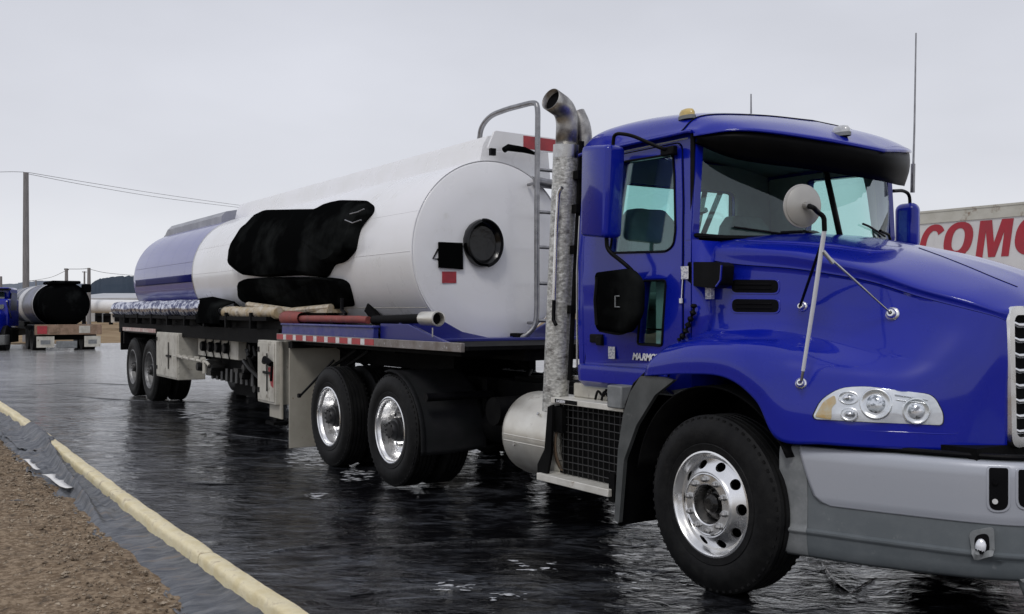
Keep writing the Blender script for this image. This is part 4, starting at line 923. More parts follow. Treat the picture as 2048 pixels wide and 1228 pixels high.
# ---- fuel tank
TX0, TX1 = -2.44, -1.64; tcn_ = (0, .43, .66)
b = MB(); P = [(0, TX0), (.24, TX0), (.29, TX0+.015), (.318, TX0+.05), (.324, TX0+.09), (.324, TX1-.09), (.318, TX1-.05), (.315, TX1-.02), (.29, TX1-.02), (.28, TX1-.04), (0, TX1-.04)]
b.lathe(P, c=tcn_, n=48, axis='x'); ft = b.build('fuel_tank', ALU, truck, 35)
b = MB(); b.lathe([(.3265, TX0+.12), (.3265, TX1-.12)], c=(0, .43, .66), n=20, axis='x', a0=R(176), a1=R(184)); b.tube([(TX0+.08, .105, .668), (TX1-.05, .105, .668)], .004, 5); b.tube([(TX0+.08, .108, .62), (TX1-.05, .108, .62)], .003, 5); b.build('tank_seam', ALU, ft)
MB().disc((-1.95, .155, .85), (0, -1, .6), .012, .012, 10).build('tank_bolt', STEEL, ft); MB().disc((-2.2, .105, .60), (0, -1, .1), .012, .012, 10).build('tank_bolt', STEEL, ft)
b = MB(); b.lathe([(.327, TX1-.06), (.327, TX1-.02)], c=tcn_, n=48, axis='x'); b.build('tank_strap', mat('brown_strap', (.12, .08, .05), .6), ft, solid=.004)
# ---- exhaust stack
a = Wy(1110, 822, .20); t_ = Wy(1133, 292, .20)
b = MB(); P = [a, a.lerp(t_, .5), t_]; b.tube(P, .095, 28); stack = b.build('exhaust_stack', GALV, truck, 60)
MB().tube([a.lerp(t_, .955), a.lerp(t_, 1.003)], .0965, 28).build('stack_collar', STEEL, stack, 50)
ax_ = (t_-a).normalized(); e0 = a.lerp(t_, .99)
tip = fillet([e0, e0+ax_*.27, e0+ax_*.27+Vector((.035, -.18, .06))], .13, 10)
MB().tube(tip, .082, 26, cap=False).build('stack_pipe', mat('worn_exhaust_metal', (.42, .41, .39), .35, .9, (.16, .15, .15), 9, rvar=.1), stack, 60, solid=.004)
d_ = Vector((.035, -.18, .06)).normalized(); MB().disc(tip[-1]-d_*.05, d_, .077, .003, 24).build('pipe_mouth', DARKHOLE, stack)
q = [Wy(u, v, .09) for u, v in ((1124, 375), (1117, 385), (1112, 470), (1108, 600))]; hh = MB().tube(fillet(q, .04), .014, 12).build('grab_handle', CHROME, stack, 60)
q = [Wy(u, v, .09) for u, v in ((1108, 598), (1107, 640), (1112, 650))]; MB().tube(q, .014, 10).build('handle_grip', BLACK, hh)
b = MB(); q0 = a.lerp(t_, .12)+Vector((.11, .04, 0)); q1 = t_+Vector((.13, .04, .02)); b.tube([q0, q1], .018, 8)
for f in (.3, .55, .72, .86): p = q0.lerp(q1, f); b.box((p.x-.04, p.y-.04, p.z-.03), (p.x+.03, p.y+.02, p.z+.03))
b.build('stack_bracket', FRAME, stack)
b = MB(); q = [e0+Vector((.04, .13, -.4)), e0+Vector((.05, .13, .15)), e0+Vector((.0, .10, .27))]; b.tube(fillet(q, .1), .055, 18); b.build('intake_pipe', mat('worn_exhaust_metal', (.4, .4, .4)), truck, 60)
# ---- chassis
b = MB()
for y in (.78, 1.58): b.box((-6.35, y, .74), (.95, y+.08, 1.0))
for x in (-6.2, -5.6, -4.85, -4.1, -3.1, -2.0, -.9): b.box((x-.06, .86, .78), (x+.06, 1.58, .96))
b.box((-.9, .85, .40), (1.1, 1.55, 1.0)); b.box((-1.6, .8, .45), (-.9, 1.6, 1.08)); b.box((1.1, .6, .45), (1.45, 1.8, .9)); b.box((-3.3, 1.62, .40), (-1.7, 2.3, .95))
chs = b.build('chassis', FRAME, truck)
b = MB()
for x in (-4.15, -5.58):
    b = MB(); b.lathe([(.10, .4), (.10, .95), (.22, 1.05), (.22, 1.35), (.10, 1.45), (.10, 2.0)], c=(x, 0, .52), n=16); b.tube([(x-.35, .78, .66), (x, .78, .60), (x+.35, .78, .66)], .04, 8); b.lathe([(.13, .66), (.13, .9)], c=(x-.35, 0, .72), n=14); b.build('axle', FRAME, chs)
b = MB()
b.lathe([(.09, .3), (.07, .8), (.07, 1.6), (.09, 2.1)], c=(0, 0, .50), n=12); b.tube([(-.4, .7, .62), (0, .7, .45), (.5, .7, .62)], .03, 8)
b.build('axle', FRAME, chs)
b = MB(); b.plate(rpoly([(-5.35, .75), (-5.35, 1.65), (-4.5, 1.65), (-4.3, 1.55), (-4.3, .85), (-4.5, .75)], .08), [], lambda a_, b2, d: (a_, b2, 1.14+d), .05); b.box((-5.0, .8, 1.0), (-4.7, 1.6, 1.14)); b.build('fifth_wheel', FRAME, chs, bevel=.01)
b = MB(); b.tube([(-3.3, .95, 1.02), (-3.6, 1.2, 1.06), (-4.0, 1.2, 1.2)], .03, 8); b.box((-3.4, .9, .98), (-2.0, 1.5, 1.03)); b.lathe([(0, .35), (.12, .35), (.12, .9), (0, .9)], c=(-2.9, 0, .78), n=14)
b.lathe([(0, -3.3), (.15, -3.28), (.15, -2.55), (0, -2.53)], c=(0, .62, .62), n=20, axis='x'); b.build('air_tank', FRAME, chs)
# quarter fender ahead of the first drive wheel
b = MB(); rows = []
for k in range(15):
    an = R(100-k*7.1); rr = .60; rows.append([(-4.13+rr*math.cos(an)+.02*k/14, y, .50+rr*math.sin(an)*.95) for y in (.035, -.005, .0, .06, .3, .62, .66)])
for z in (.46, .40, .36): rows.append([(-3.51, y, z+(.02 if y > .5 else 0)) for y in (.035, -.005, .0, .06, .3, .62, .66)])
b.grid(rows); qf = b.build('quarter_fender', mat('matt_black_plastic', (.010, .011, .012), .6, 0, (.015, .015, .017), 8, dirt=(.035, .034, .032), dscale=6, dlo=.6, dhi=.8, spec=.3), truck, 40, solid=.012)
b = MB(); b.tube([(-3.47, .02, .87), (-3.47, .70, .87)], .036, 14); b.build('fender_tube', BLACK, qf); MB().box((-3.58, .66, .5), (-3.50, .80, 1.0)).build('fender_bracket', FRAME, qf)
for y0 in (.0, 1.80): MB().box((-6.708, y0, .06), (-6.692, y0+.62, 1.30)).build('mudflap', CREAM, truck, bevel=.004)
b = MB(); b.tube([Wy(600, 792, -.03), Wy(626, 765, .02), Wy(668, 720, .2)], .013, 8); b.disc(Wy(601, 791, -.035), (0, -1, 0), .025, .03, 10); b.build('mudflap_rod', BLACK, truck)
b = MB()
for (p, q) in (((-6.65, .5, 1.25), (-5.9, .7, .95)), ((-5.4, .25, 1.22), (-6.3, .3, .96)), ((-5.0, .2, 1.22), (-5.75, .25, 1.0))): b.tube([p, q], .02, 6)
b.box((-6.72, .0, 1.2), (-6.6, 2.4, 1.27)); b.build('brace_rod', FRAME, truck)
# ================================================================== THE TANK TRAILER
trl = thing('tank_trailer', 'long tank trailer with white front section and blue rear section behind the blue truck', 'tank trailer', (-9, 1.2, 0))
ORG = Vector((-9, 1.2, 0))
TCY, TCZ, TR = 1.2, 2.205, .915
HX = -4.24
def barrel(x0, x1, r, a=96, dome0=0, dome1=0):
    P = []
    if dome0: P += [(r*math.sin(t*math.pi/12), x0+dome0*(1-math.cos(t*math.pi/12))-0) for t in range(0, 6)]
    P += [(r, x0+dome0), (r, x0+(x1-x0)*.33), (r, x0+(x1-x0)*.66), (r, x1-dome1)]
    return P
b = MB(); b.lathe([(.914, -11.66), (.916, -11.64), (.916, -4.30), (.913, -4.275), (.905, -4.262)], c=(0, TCY, TCZ), n=120, axis='x'); shell = b.build('tank_shell', WHITE, trl, 40)
b = MB(); b.lathe([(.905, -4.264), (.899, -4.252), (.885, -4.245), (.6, -4.236), (.3, -4.231), (0, -4.229)], c=(0, TCY, TCZ), n=120, axis='x')
head = b.build('tank_head', WHITE, trl, 40)
b = MB(); b.lathe([(.905, -4.250), (.9115, -4.247), (.9125, -4.262), (.906, -4.268)], c=(0, TCY, TCZ), n=120, axis='x', closed=True); b.build('head_flange', WHITE, head, 60)
b = MB(); b.lathe([(0, -15.98), (.3, -15.97), (.6, -15.92), (.78, -15.85), (.87, -15.76), (.908, -15.65), (.914, -15.55), (.914, -14.2), (.914, -12.9), (.914, -11.66)], c=(0, TCY, TCZ), n=120, axis='x'); b.build('blue_tank_section', BLUETANK, trl, 40)
# hoop joints and long lap seams
for x, m in ((-11.65, STEEL), (-6.9, WHITE), (-9.4, WHITE)):
    b = MB(); b.lathe([(.916, x-.022), (.920, x-.016), (.920, x+.016), (.916, x+.022)], c=(0, TCY, TCZ), n=100, axis='x'); b.build('hoop_joint', m, trl, 50)
for x in (-12.1, -13.0, -13.9, -14.8):
    b = MB(); b.lathe([(.914, x-.006), (.9155, x), (.914, x+.006)], c=(0, TCY, TCZ), n=100, axis='x'); b.build('hoop_joint', BLUETANK, trl, 50)
for an, x0, x1, r in ((-1, -11.6, -4.28, .004), (-37, -11.6, -4.28, .005), (-52, -11.6, -4.28, .004), (24, -11.6, -4.28, .003)):
    y = TCY-TR*math.cos(R(an)); z = TCZ+TR*math.sin(R(an)); MB().tube([(x0, y, z), (x1, y, z)], r, 6).build('lap_seam', WHITEDIRTY if an < -30 else WHITE, shell, 50)
for an in (12, -14): 
    y = TCY-TR*math.cos(R(an)); z = TCZ+TR*math.sin(R(an)); MB().tube([(-15.5, y, z), (-11.7, y, z)], .003, 6).build('lap_seam', BLUETANK, trl, 50)
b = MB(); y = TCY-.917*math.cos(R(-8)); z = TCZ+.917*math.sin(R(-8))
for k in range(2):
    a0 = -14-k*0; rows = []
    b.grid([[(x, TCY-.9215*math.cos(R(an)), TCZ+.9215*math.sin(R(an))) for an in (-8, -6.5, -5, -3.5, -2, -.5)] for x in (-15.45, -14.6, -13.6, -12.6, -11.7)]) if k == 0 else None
b.build('dark_blue_reflection', mat('dark_blue_reflection', (.008, .010, .10), .5, spec=.1), trl, 50, solid=.002)  # horizon reflection in the glossy blue section, painted as a dark band
for x in (-13.05, -11.95):
    an = -44; y = TCY-.92*math.cos(R(an)); z = TCZ+.92*math.sin(R(an)); b = MB(); b.box((x-.09, y-.02, z-.05), (x+.09, y+.05, z+.05)); b.build('tank_lug', DARKHOLE, trl, bevel=.008)
# fittings on the front head
HBV = None
def onhead(u, v, x=-4.235): return Wx(u, v, x)
c = onhead(961, 487); b = MB(); 
n_ = 36; ring = []
for (r, d) in ((.205, 0), (.212, .05), (.205, .085), (.185, .095), (.165, .075), (.150, .05), (.06, .045), (.0, .045)):
    ring.append([(HX+.0+d, c.y+r*.98*math.cos(2*math.pi*k/n_)*(1+.015*math.sin(3*k)), c.z+r*1.12*math.sin(2*math.pi*k/n_)*(1+.01*math.cos(5*k))) for k in range(n_)])
b.grid(ring, True); mh = b.build('manhole', GLOSSBLACK, trl, 40, label='round black manhole under plastic on the white tank head')
b = MB(); b.tube([(HX+.09, c.y+.20*math.cos(a*.1), c.z+.226*math.sin(a*.1)) for a in range(-14, 18)], .016, 8); b.build('manhole_clamp', BLACK, mh)
q = [onhead(u, v) for u, v in ((876, 484), (923, 486), (924, 539), (876, 535))]
b = MB(); b.plate([(p.y, p.z) for p in q], [], lambda a_, b2, d: (HX+.004+d, a_, b2), .03); pb = b.build('black_placard', TARP, trl, bevel=.004)
q2 = [onhead(u, v) for u, v in ((876, 498), (866, 517), (876, 518))]; MB().tube(q2, .008, 6).build('placard_wire', BLACK, pb)
q = [onhead(u, v) for u, v in ((884, 543), (912, 543), (912, 566), (884, 566))]
MB().plate([(p.y, p.z) for p in q], [], lambda a_, b2, d: (HX+.006+d, a_, b2), .006).build('red_placard', RED, trl)
# roof fairing over the far half and its front plate
b = MB(); rows = []
for x, k in ((-4.45, 1), (-7, 1), (-9.5, 1), (-12.3, 1)):
    rows.append([(x, 1.16, 3.10), (x, 1.20, 3.30), (x, 1.26, 3.40), (x, 1.40, 3.42), (x, 1.85, 3.42), (x, 2.0, 3.38), (x, 2.04, 3.0)])
b.grid(rows); b.f.append((0, 1, 2, 3, 4, 5, 6)); b.f.append((21, 22, 23, 24, 25, 26, 27)); b.build('top_fairing', WHITE, trl, 40)
q = [onhead(u, v, -4.30) for u, v in ((982, 300), (976, 296), (990, 261), (1140, 281), (1140, 306))]
fp = MB().plate(rpoly([(p.y, p.z) for p in q], .02), [], lambda a_, b2, d: (-4.33+d, a_, b2), .03).build('front_plate', WHITE, trl, bevel=.004)
q = [onhead(u, v, -4.297) for u, v in ((1047, 271), (1145, 284), (1145, 307), (1047, 297))]
MB().plate([(p.y, p.z) for p in q], [], lambda a_, b2, d: (-4.30+d, a_, b2), .004).build('red_reflector', RED, fp)
q = [onhead(u, v, -4.22) for u, v in ((1008, 300), (1016, 295), (1050, 300), (1072, 308))]; MB().tube(q, [.03, .035, .03, .014], 10).build('grab_bar', TARP, fp)
b = MB(); p = onhead(985, 301, -4.28); b.box((p.x-.02, p.y-.03, p.z-.05), (p.x+.02, p.y+.03, p.z+.02)); b.build('plate_bolt', BLACK, fp)
p = onhead(1070, 362, -4.20); b = MB(); b.tube([p, p+Vector((.02, .12, -.02)), p+Vector((.02, .5, -.03))], .05, 12); b.build('vent_pipe', GREYTUBE, trl, 50)
# ladder with the two walking-hoops over the top
lad = None
for dy in (0, .42):
    y = 1.555+dy; zt_ = 3.70
    P = [(-4.14, y-.16, 1.37), (-4.05, y-.13, 1.35), (-4.0, y-.02, 1.46), (-4.0, y, 1.6), (-4.0, y, 2.6), (-4.0, y+.012, 3.66), (-4.06, y+.012, 3.71), (-4.55, y-.0, 3.72), (-4.85, y-.02, 3.70), (-5.02, y-.03, 3.60), (-5.05, y-.03, 3.46)]
    if dy: P = P[:4]+[(-4.0, y, 3.02)]
    o = MB().tube(fillet(P, .12, 6), .028, 12).build('ladder_rail', GREYTUBE, lad or trl, 60)
    if lad is None: lad = o; o.name = 'ladder'
for v in (345, 428, 497, 568, 641):
    z = Wy(1090, v, 1.75).z; MB().tube([(-4.0, 1.57, z), (-4.0, 1.975, z)], .018, 8).build('ladder_rung', GREYTUBE, lad, 50)
for z in (1.5, 2.9): MB().tube([(-4.0, 1.555, z), (-4.22, 1.60, z)], .016, 8).build('ladder_bracket', GREYTUBE, lad)
MB().box((-4.2, 1.36, 1.28), (-4.06, 1.46, 1.40)).build('ladder_foot', FRAME, lad, bevel=.01)
# grey ribbed locker along the top of the blue section
b = MB(); rows = []
for i in range(61):
    x = -16.3+3.75*i/60; s_ = .014*(1 if (i % 6) in (0,) else 0)+.008*math.sin(i*.5); e_ = min(1, (i+1)/5)
    rows.append([(x, 1.02-s_, 3.02), (x, 1.03-s_, 3.08+.14*e_), (x, 1.10, 3.14+.16*e_), (x, 1.3, 3.17+.17*e_), (x, 1.7, 3.17+.17*e_), (x, 1.9, 3.02)])
b.grid(rows); b.f.append((0, 1, 2, 3, 4, 5)); b.f.append(tuple(360+i for i in range(6))); b.build('top_locker', mat('grey_canvas', (.30, .31, .34), .6, 0, (.38, .39, .42), 2, bump=.5, bscale=4), trl, 35)
# cradle skirt, beams and reflective rub rail
sk = [(-7.0, 1.335), (-7.0, 1.47), (-4.95, 1.475), (-4.92, 1.40), (-4.3, 1.46), (-4.12, 1.44), (-3.75, 1.36), (-3.2, 1.335)]
b = MB(); b.plate([(-7.02, 1.335), (-7.0, 1.475), (-4.55, 1.475), (-4.55, 1.335)], [], lambda a_, b2, d: (a_, .03+d, b2), .06); b.box((-7.02, .015, 1.455), (-4.54, .10, 1.48)); b.build('side_beam', BLUEOLD, trl, bevel=.008)
b = MB(); b.plate([(-4.54, 1.335), (-4.54, 1.50), (-3.95, 1.50), (-3.6, 1.42), (-3.2, 1.345), (-3.0, 1.33)], [], lambda a_, b2, d: (a_, .10+d, b2), .04); 
for x0 in (-4.5,): b.box((-4.54, .1, 1.33), (-3.95, 2.3, 1.36))
b.plate([(.12, 1.335), (.12, 1.52), (.50, 1.56), (.78, 1.42), (1.2, 1.335), (1.62, 1.42), (1.9, 1.56), (2.28, 1.52), (2.28, 1.335)], [], lambda a_, b2, d: (HX+.05+d, a_, b2), .05)
b.build('cradle_skirt', mat('skirt_blue_paint', (.008, .012, .16), .4, coat=.3), trl, bevel=.006)
b = MB(); b.box((-7.0, .02, 1.30), (-2.75, 2.40, 1.333)); b.box((-6.9, .1, 1.24), (-3.0, 2.3, 1.30)); b.box((-3.3, .6, 1.2), (-2.8, 1.8, 1.3)); b.build('deck_plate', FRAME, trl)
rr = MB(); rr.box((-7.05, -.02, 1.285), (-2.80, .018, 1.36)); rail = rr.build('rub_rail', mat('worn_steel_rail', (.28, .26, .25), .5, .4, (.18, .15, .13), 6, dirt=(.5, .5, .5), dscale=14, dlo=.6, dhi=.66), trl, bevel=.004)
for k in range(10):
    x0 = -7.03+k*.30
    if k < 9: MB().box((x0, -.023, 1.295), (x0+.20, -.019, 1.352)).build('red_tape', RED, rail)
    if k < 8: MB().box((x0+.205, -.023, 1.295), (x0+.292, -.019, 1.352)).build('white_tape', WHITETAPE, rail)
b = MB(); b.tube([(-6.95, .10, 1.53), (-6.0, .10, 1.535), (-5.0, .10, 1.535), (-4.85, .12, 1.53)], .038, 14); b.build('red_hose_cover', REDWORN, trl, 60)
b = MB(); b.lathe([(.055, -7.15), (.075, -7.1), (.085, -6.95), (.07, -6.6), (.062, -6.55)], c=(0, .1, 1.54), n=20, axis='x'); b.build('hose_coupling', REDWORN, trl, 50)
a = Wy(858, 637, .12); b = MB(); b.lathe([(.058, -.12), (.062, -.11), (.062, .15), (.068, .155), (.068, .172), (.056, .175), (.052, .10), (.0, .09)], c=(a.x-.0, a.y, a.z), n=28, axis='x'); pe = b.build('pipe_end', ALU, trl, 40)
MB().disc((a.x+.11, a.y, a.z), (1, 0, 0), .056, .004, 24).build('pipe_mouth', DARKHOLE, pe); MB().tube([(a.x+.12, a.y-.03, a.z-.08), (a.x+.12, a.y-.03, a.z-.16)], .006, 6).build('pipe_chain', STEEL, pe)
MB().tube([(-4.8, .16, 1.53), (a.x-.1, .14, a.z)], .045, 12).build('pipe_run', FRAME, trl)
# ribbed hoses carried in the side trays
def ribbed(x0, x1, y, z, r, m, name, pitch=.11, sag=0):
    P = []; n = int((x1-x0)/pitch*6)
    pts = [(x0+(x1-x0)*i/n, y+.008*math.sin(i*.21), z+.006*math.sin(i*.13)) for i in range(n+1)]
    return MB().tube(pts, [r*(1+.15*math.sin(i*2*math.pi/6)) for i in range(n+1)], 14).build(name, m, trl, 50)
ribbed(-15.9, -10.15, .05, 1.66, .115, FOIL, 'silver_hose', .17); ribbed(-9.3, -7.25, .08, 1.60, .07, TANHOSE, 'tan_hose', .16)
ribbed(-15.9, -10.3, .24, 1.70, .08, FOIL, 'silver_hose', .17)
b = MB(); b.box((-16.0, -.02, 1.50), (-7.4, .35, 1.55)); b.box((-16, .1, 1.35), (-7.0, .5, 1.50)); 
for x in range(-15, -7): b.box((x, -.03, 1.40), (x+.06, .05, 1.60))
b.build('hose_tray', FRAME, trl)
b = MB(); rows = []
for i in range(9):
    x = -10.3+i*.13; rows.append([(x, .20, 1.83-.01*i), (x, .0-.02*math.sin(i), 1.80-.015*i), (x, -.05, 1.65), (x, -.04-.02*math.sin(i*1.3), 1.45), (x, .1, 1.38)])
b.grid(rows).build('tarp_flap', TARP, trl, 50, solid=.02)
b = MB(); b.tube([(-8.6, .16, 1.70), (-7.2, .22, 1.62), (-6.2, .3, 1.66)], .04, 8); b.box((-9.0, .25, 1.60), (-6.2, .6, 1.64)); b.build('tan_sheet', TANHOSE, trl)
for x in (-6.3, -5.2): MB().bar((x, .5, 1.40), (x-.35, .44, 1.66), .05, .10).build('support_strut', FRAME, trl)
b = MB()
for x in (-7.6, -9.8, -12, -14.2):
    b.plate([(.35, 1.2), (.35, 1.75), (.6, 1.55), (1.2, 1.36), (1.8, 1.55), (2.05, 1.75), (2.05, 1.2)], [], lambda a_, b2, d, x=x: (x+d, a_, b2), .06)
for y in (.72, 1.60): b.box((-15.8, y, 1.02), (-4.2, y+.08, 1.28))
for x in [-15.6+.9*i for i in range(13)]: b.box((x, .35, 1.2), (x+.08, 2.05, 1.28))
b.box((-11.2, .5, .75), (-9.1, 1.9, 1.02)); b.box((-15.8, .06, 1.22), (-7.2, .12, 1.40)); b.box((-13.0, .4, .9), (-11.4, 2.0, 1.2))
b.build('trailer_chassis', FRAME, trl)
b = MB(); random.seed(3)
for k in range(34):
    x = random.uniform(-10.9, -7.6); y = random.uniform(.12, .6); z = random.uniform(.55, 1.15) if k % 3 else random.uniform(.95, 1.2)
    if k % 3 == 0: b.tube([(x, y, z), (x+random.uniform(-.3, .3), y, z+random.uniform(-.2, .15)), (x+random.uniform(-.5, .5), y+.1, z-.25)], random.uniform(.012, .028), 8)
    elif k % 3 == 1: b.box((x, y, z), (x+random.uniform(.06, .25), y+.2, z+random.uniform(.05, .2)))
    else: b.lathe([(0, 0), (.06, 0), (.07, .05), (.05, .2), (0, .2)], c=(x, y-.1, z), n=10)
b.build('pump_gear', mat('grimy_pump_parts', (.010, .010, .010), .45, .2, (.05, .048, .045), 5, lo=.66, hi=.72), trl, kind='stuff')
for k in range(9):
    x = -10.6+k*.22; b = MB(); b.tube([(x, .30, .80), (x+.02, .29, .62)], .022, 8); b.build('drain_pipe', mat('dull_pipe', (.10, .10, .10), .4, .6), trl)
MB().box((-10.8, .33, .62), (-8.8, 1.4, .95)).box((-10.2, .5, .42), (-9.3, 1.2, .62)).build('pump_housing', FRAME, trl)
# landing legs
for y in (.45, 1.85):
    b = MB(); b.box((-8.35, y-.07, .45), (-8.20, y+.07, 1.2)); b.box((-8.33, y-.05, .2), (-8.22, y+.05, .5)); b.box((-8.42, y-.12, .16), (-8.12, y+.12, .20)); b.build('landing_leg', FRAME, trl)
# side cabinets
def cabinet(x0, x1, y0, y1, z0, z1, m=WHITEDIRTY):
    o = MB().box((x0, y0, z0), (x1, y1, z1)).build('cabinet', m, trl, bevel=.01)
    d = MB().box((x0+.03, y0-.012, z0+.03), ((x0+x1)/2+(x1-x0)*.12, y0, z1-.03)).box(((x0+x1)/2+(x1-x0)*.14, y0-.012, z0+.03), (x1-.03, y0, z1-.03)).build('cabinet_door', m, o, bevel=.004)
    xm = (x0+x1)/2+(x1-x0)*.13; b = MB(); b.box((xm-.14, y0-.03, (z0+z1)/2-.02), (xm+.14, y0-.012, (z0+z1)/2+.01)); b.tube([(xm, y0-.025, z0+.15), (xm, y0-.025, z1-.15)], .008, 6); b.build('cabinet_latch', BLACK, o)
    for z in (z0+.12, z1-.14): MB().box((x0+.04, y0-.02, z), (x0+.10, y0-.012, z+.06)).build('cabinet_hinge', BLACK, o)
    return o
cabinet(-12.70, -11.40, .0, .42, .56, 1.28); c2_ = cabinet(-7.70, -7.08, -.02, .5, .52, 1.27)
b = MB(); b.tube([(-7.35, -.06, 1.02), (-7.22, -.10, 1.06), (-7.12, -.06, 1.0)], .035, 8); b.tube([(-7.12, -.05, 1.0), (-7.16, -.05, .8)], .015, 6); b.build('cabinet_handle', BLACK, c2_)
MB().plate([(-7.30, .95), (-7.12, .98), (-7.12, .72), (-7.2, .74)], [], lambda a_, b2, d: (a_, -.035+d, b2), .006).build('red_scrap', RED, c2_)
b = MB(); b.box((-7.42, .03, .36), (-7.02, .05, 1.26)); b.build('mudflap', CREAM, trl, label='stained cream flap between cabinet and truck'); bpy.data.objects['mudflap.001'].location.x += 0
# manifold panel with four black ports
mp_ = MB().box((-11.10, .22, .95), (-9.20, .34, 1.24)).build('manifold_panel', WHITEDIRTY, trl, bevel=.01)
for k in range(4):
    x = -10.72+k*.36; MB().lathe([(0, -.07), (.06, -.07), (.075, -.05), (.075, 0), (.09, 0), (.09, .02)], c=(x, .22, 1.10), n=18).build('outlet_port', BLACK, mp_); MB().tube([(x+.10, .20, 1.22), (x+.11, .19, 1.05), (x+.10, .21, .94)], .010, 6).build('port_cable', BLACK, mp_)
b = MB(); b.tube([(-11.6, -.0, .90), (-11.58, .0, .93), (-9.9, .0, .90), (-9.85, .02, .86)], .022, 8)
b.tube([(-11.6, .0, .92), (-11.6, .0, .78)], .025, 8); b.tube([(-10.0, .0, .90), (-10.0, .0, .74)], .03, 8)
for k in range(5): b.lathe([(0, 0), (.035, 0), (.035, .06), (0, .06)], c=(-11.4+k*.33, -.03, .93), n=10)
b.build('drip_rail', WHITEDIRTY, trl)
# wheels of the trailer
dull = dw.data.copy(); dull.materials.clear(); dull.materials.append(mat('dull_rim', (.30, .30, .30), .45, .6, (.16, .16, .16), 8))
for x in (-13.32, -14.52):
    for y, rz in ((0.02, 0), (2.42, math.pi)):
        c = dup(dw, trl, Vector((x, y, .62))-ORG); c.rotation_euler = (0, x, rz); c.data = dull; c.scale = (1, 1, 1)
b = MB()
for x in (-13.32, -14.52): b.lathe([(.08, .4), (.08, 2.0)], c=(x, 0, .62), n=12)
b.box((-15.2, .4, .8), (-12.9, 2.0, 1.02)); b.build('trailer_axle', FRAME, trl)
b = MB(); b.box((-15.1, .0, 1.24), (-12.75, .6, 1.27)); b.box((-15.14, .0, 1.02), (-15.1, .6, 1.27)); fd = b.build('trailer_fender', BLACK, trl, bevel=.005)
MB().box((-15.15, -.015, 1.262), (-12.75, .0, 1.325)).build('fender_edge', mat('worn_pink_tape', (.45, .28, .26), .6, 0, (.60, .56, .52), 9, dirt=(.2, .15, .1), dscale=10), fd)
b = MB(); b.box((-15.35, -.01, .9), (-15.3, .6, 1.3)); b.build('rear_flap', FRAME, trl)
# tarpaulin-wrapped gear lashed to the near side of the tank
def bundle(name, px, y0, bulge, label, seed):
    px = rpoly(px, 7, 3); cc = sum(px, Vector((0, 0)))/len(px); b = MB(); rows = []
    def base(u, v):
        p = Wy(u, v, .30)
        zz = (p.z-TCZ)/TR; inner = TCY-TR*math.sqrt(max(0, 1-zz*zz)); return p, inner
    for k, (f, o_) in enumerate(((0, 1), (.4, 1.05), (.7, .95), (.88, .95), (.96, .8), (1.0, .45), (1.01, -.25), (.98, -1))):
        row = []
        for i, p in enumerate(px):
            q = cc.lerp(p, f); P, inner = base(q.x, q.y); nz = .035*noise.noise(Vector((P.x*2.3+seed, P.z*5, f*2)))+.012*noise.noise(Vector((P.x*9, P.z*9, seed)))
            yy = (min(inner, .55)-bulge*o_+nz) if o_ > -.9 else inner+.22
            row.append((P.x, min(yy, inner+.25), P.z))
        rows.append(row)
    b.grid(rows, True); return b.build(name, TARP, None, 35, org=Vector((0, 0, 0)), label=label)
ORG = Vector((0, 0, 0))
o = bundle('tarpaulin_bundle', [(465, 495), (467, 452), (482, 428), (506, 418), (560, 417), (612, 416), (630, 403), (650, 398), (697, 399), (724, 411), (732, 425), (724, 440), (718, 455), (716, 500), (704, 515), (692, 525), (674, 528), (656, 555), (606, 550), (530, 554), (494, 549), (469, 530)], .3, .16, 'large black tarpaulin-wrapped bundle on the near side of the white tank', 1)
tag(o, cat='tarpaulin bundle', group='black bundles lashed to the tank')
for px in (((700, 428), (716, 424), (728, 418)), ((690, 440), (705, 446), (722, 440))): MB().tube([Wy(u, v, .10) for u, v in px], .006, 8).build('lashing', GREYTUBE, o)
o2 = bundle('tarpaulin_bundle', [(474, 600), (480, 566), (504, 557), (560, 554), (620, 554), (660, 555), (684, 558), (694, 566), (692, 590), (684, 612), (620, 618), (540, 618), (496, 614)], .3, .12, 'flat black tarpaulin-wrapped bundle directly under the larger bundle, above the hoses', 8)
tag(o2, cat='tarpaulin bundle', group='black bundles lashed to the tank')
MB().tube([Wy(684, 596, .1), Wy(684, 620, .1), Wy(692, 628, .1)], .02, 8).build('lashing', BLACK, o2)
# ================================================================== THINGS BEHIND
# white box trailer with red lettering, parked parallel on the far side
VX, VY, VH = -11.28, 18.27, 4.1
van = thing('box_trailer', 'rust-streaked white box trailer with red lettering beyond the truck bonnet', 'trailer', (VX, VY, 0)); ORG = Vector((VX, VY, 0))
VW = mat('chalky_trailer_white', (.62, .60, .59), .5, 0, (.55, .53, .52), 1.5, dirt=(.45, .42, .38), dscale=1.5, dlo=.6, dhi=.8)
VR = mat('rusty_cream_rail', (.50, .48, .42), .6, 0, (.42, .40, .34), 2, dirt=(.16, .09, .05), dscale=1.8, dlo=.56, dhi=.66)
b = MB(); b.box((VX, VY, 1.15), (VX+12.6, VY+2.5, VH-.02)); vb = b.build('box_body', VW, van)
MB().box((VX-.02, VY-.03, VH-.30), (VX+12.62, VY+.0, VH-.02)).build('top_rail', VR, vb, bevel=.006); MB().box((VX-.03, VY-.045, VH-.03), (VX+12.63, VY+2.5, VH+.02)).build('roof_edge', VR, vb)
for k in range(14): MB().box((VX+.9*k+.4, VY-.006, 1.2), (VX+.9*k+.43, VY-.001, VH-.30)).build('side_rib', VW, vb)
b = MB(); b.box((VX, VY-.02, 1.1), (VX+12.6, VY+.0, 1.3)); b.build('bottom_rail', VR, vb)
b = MB(); b.box((VX, VY+.7, .9), (VX+12.6, VY+1.8, 1.15)); 
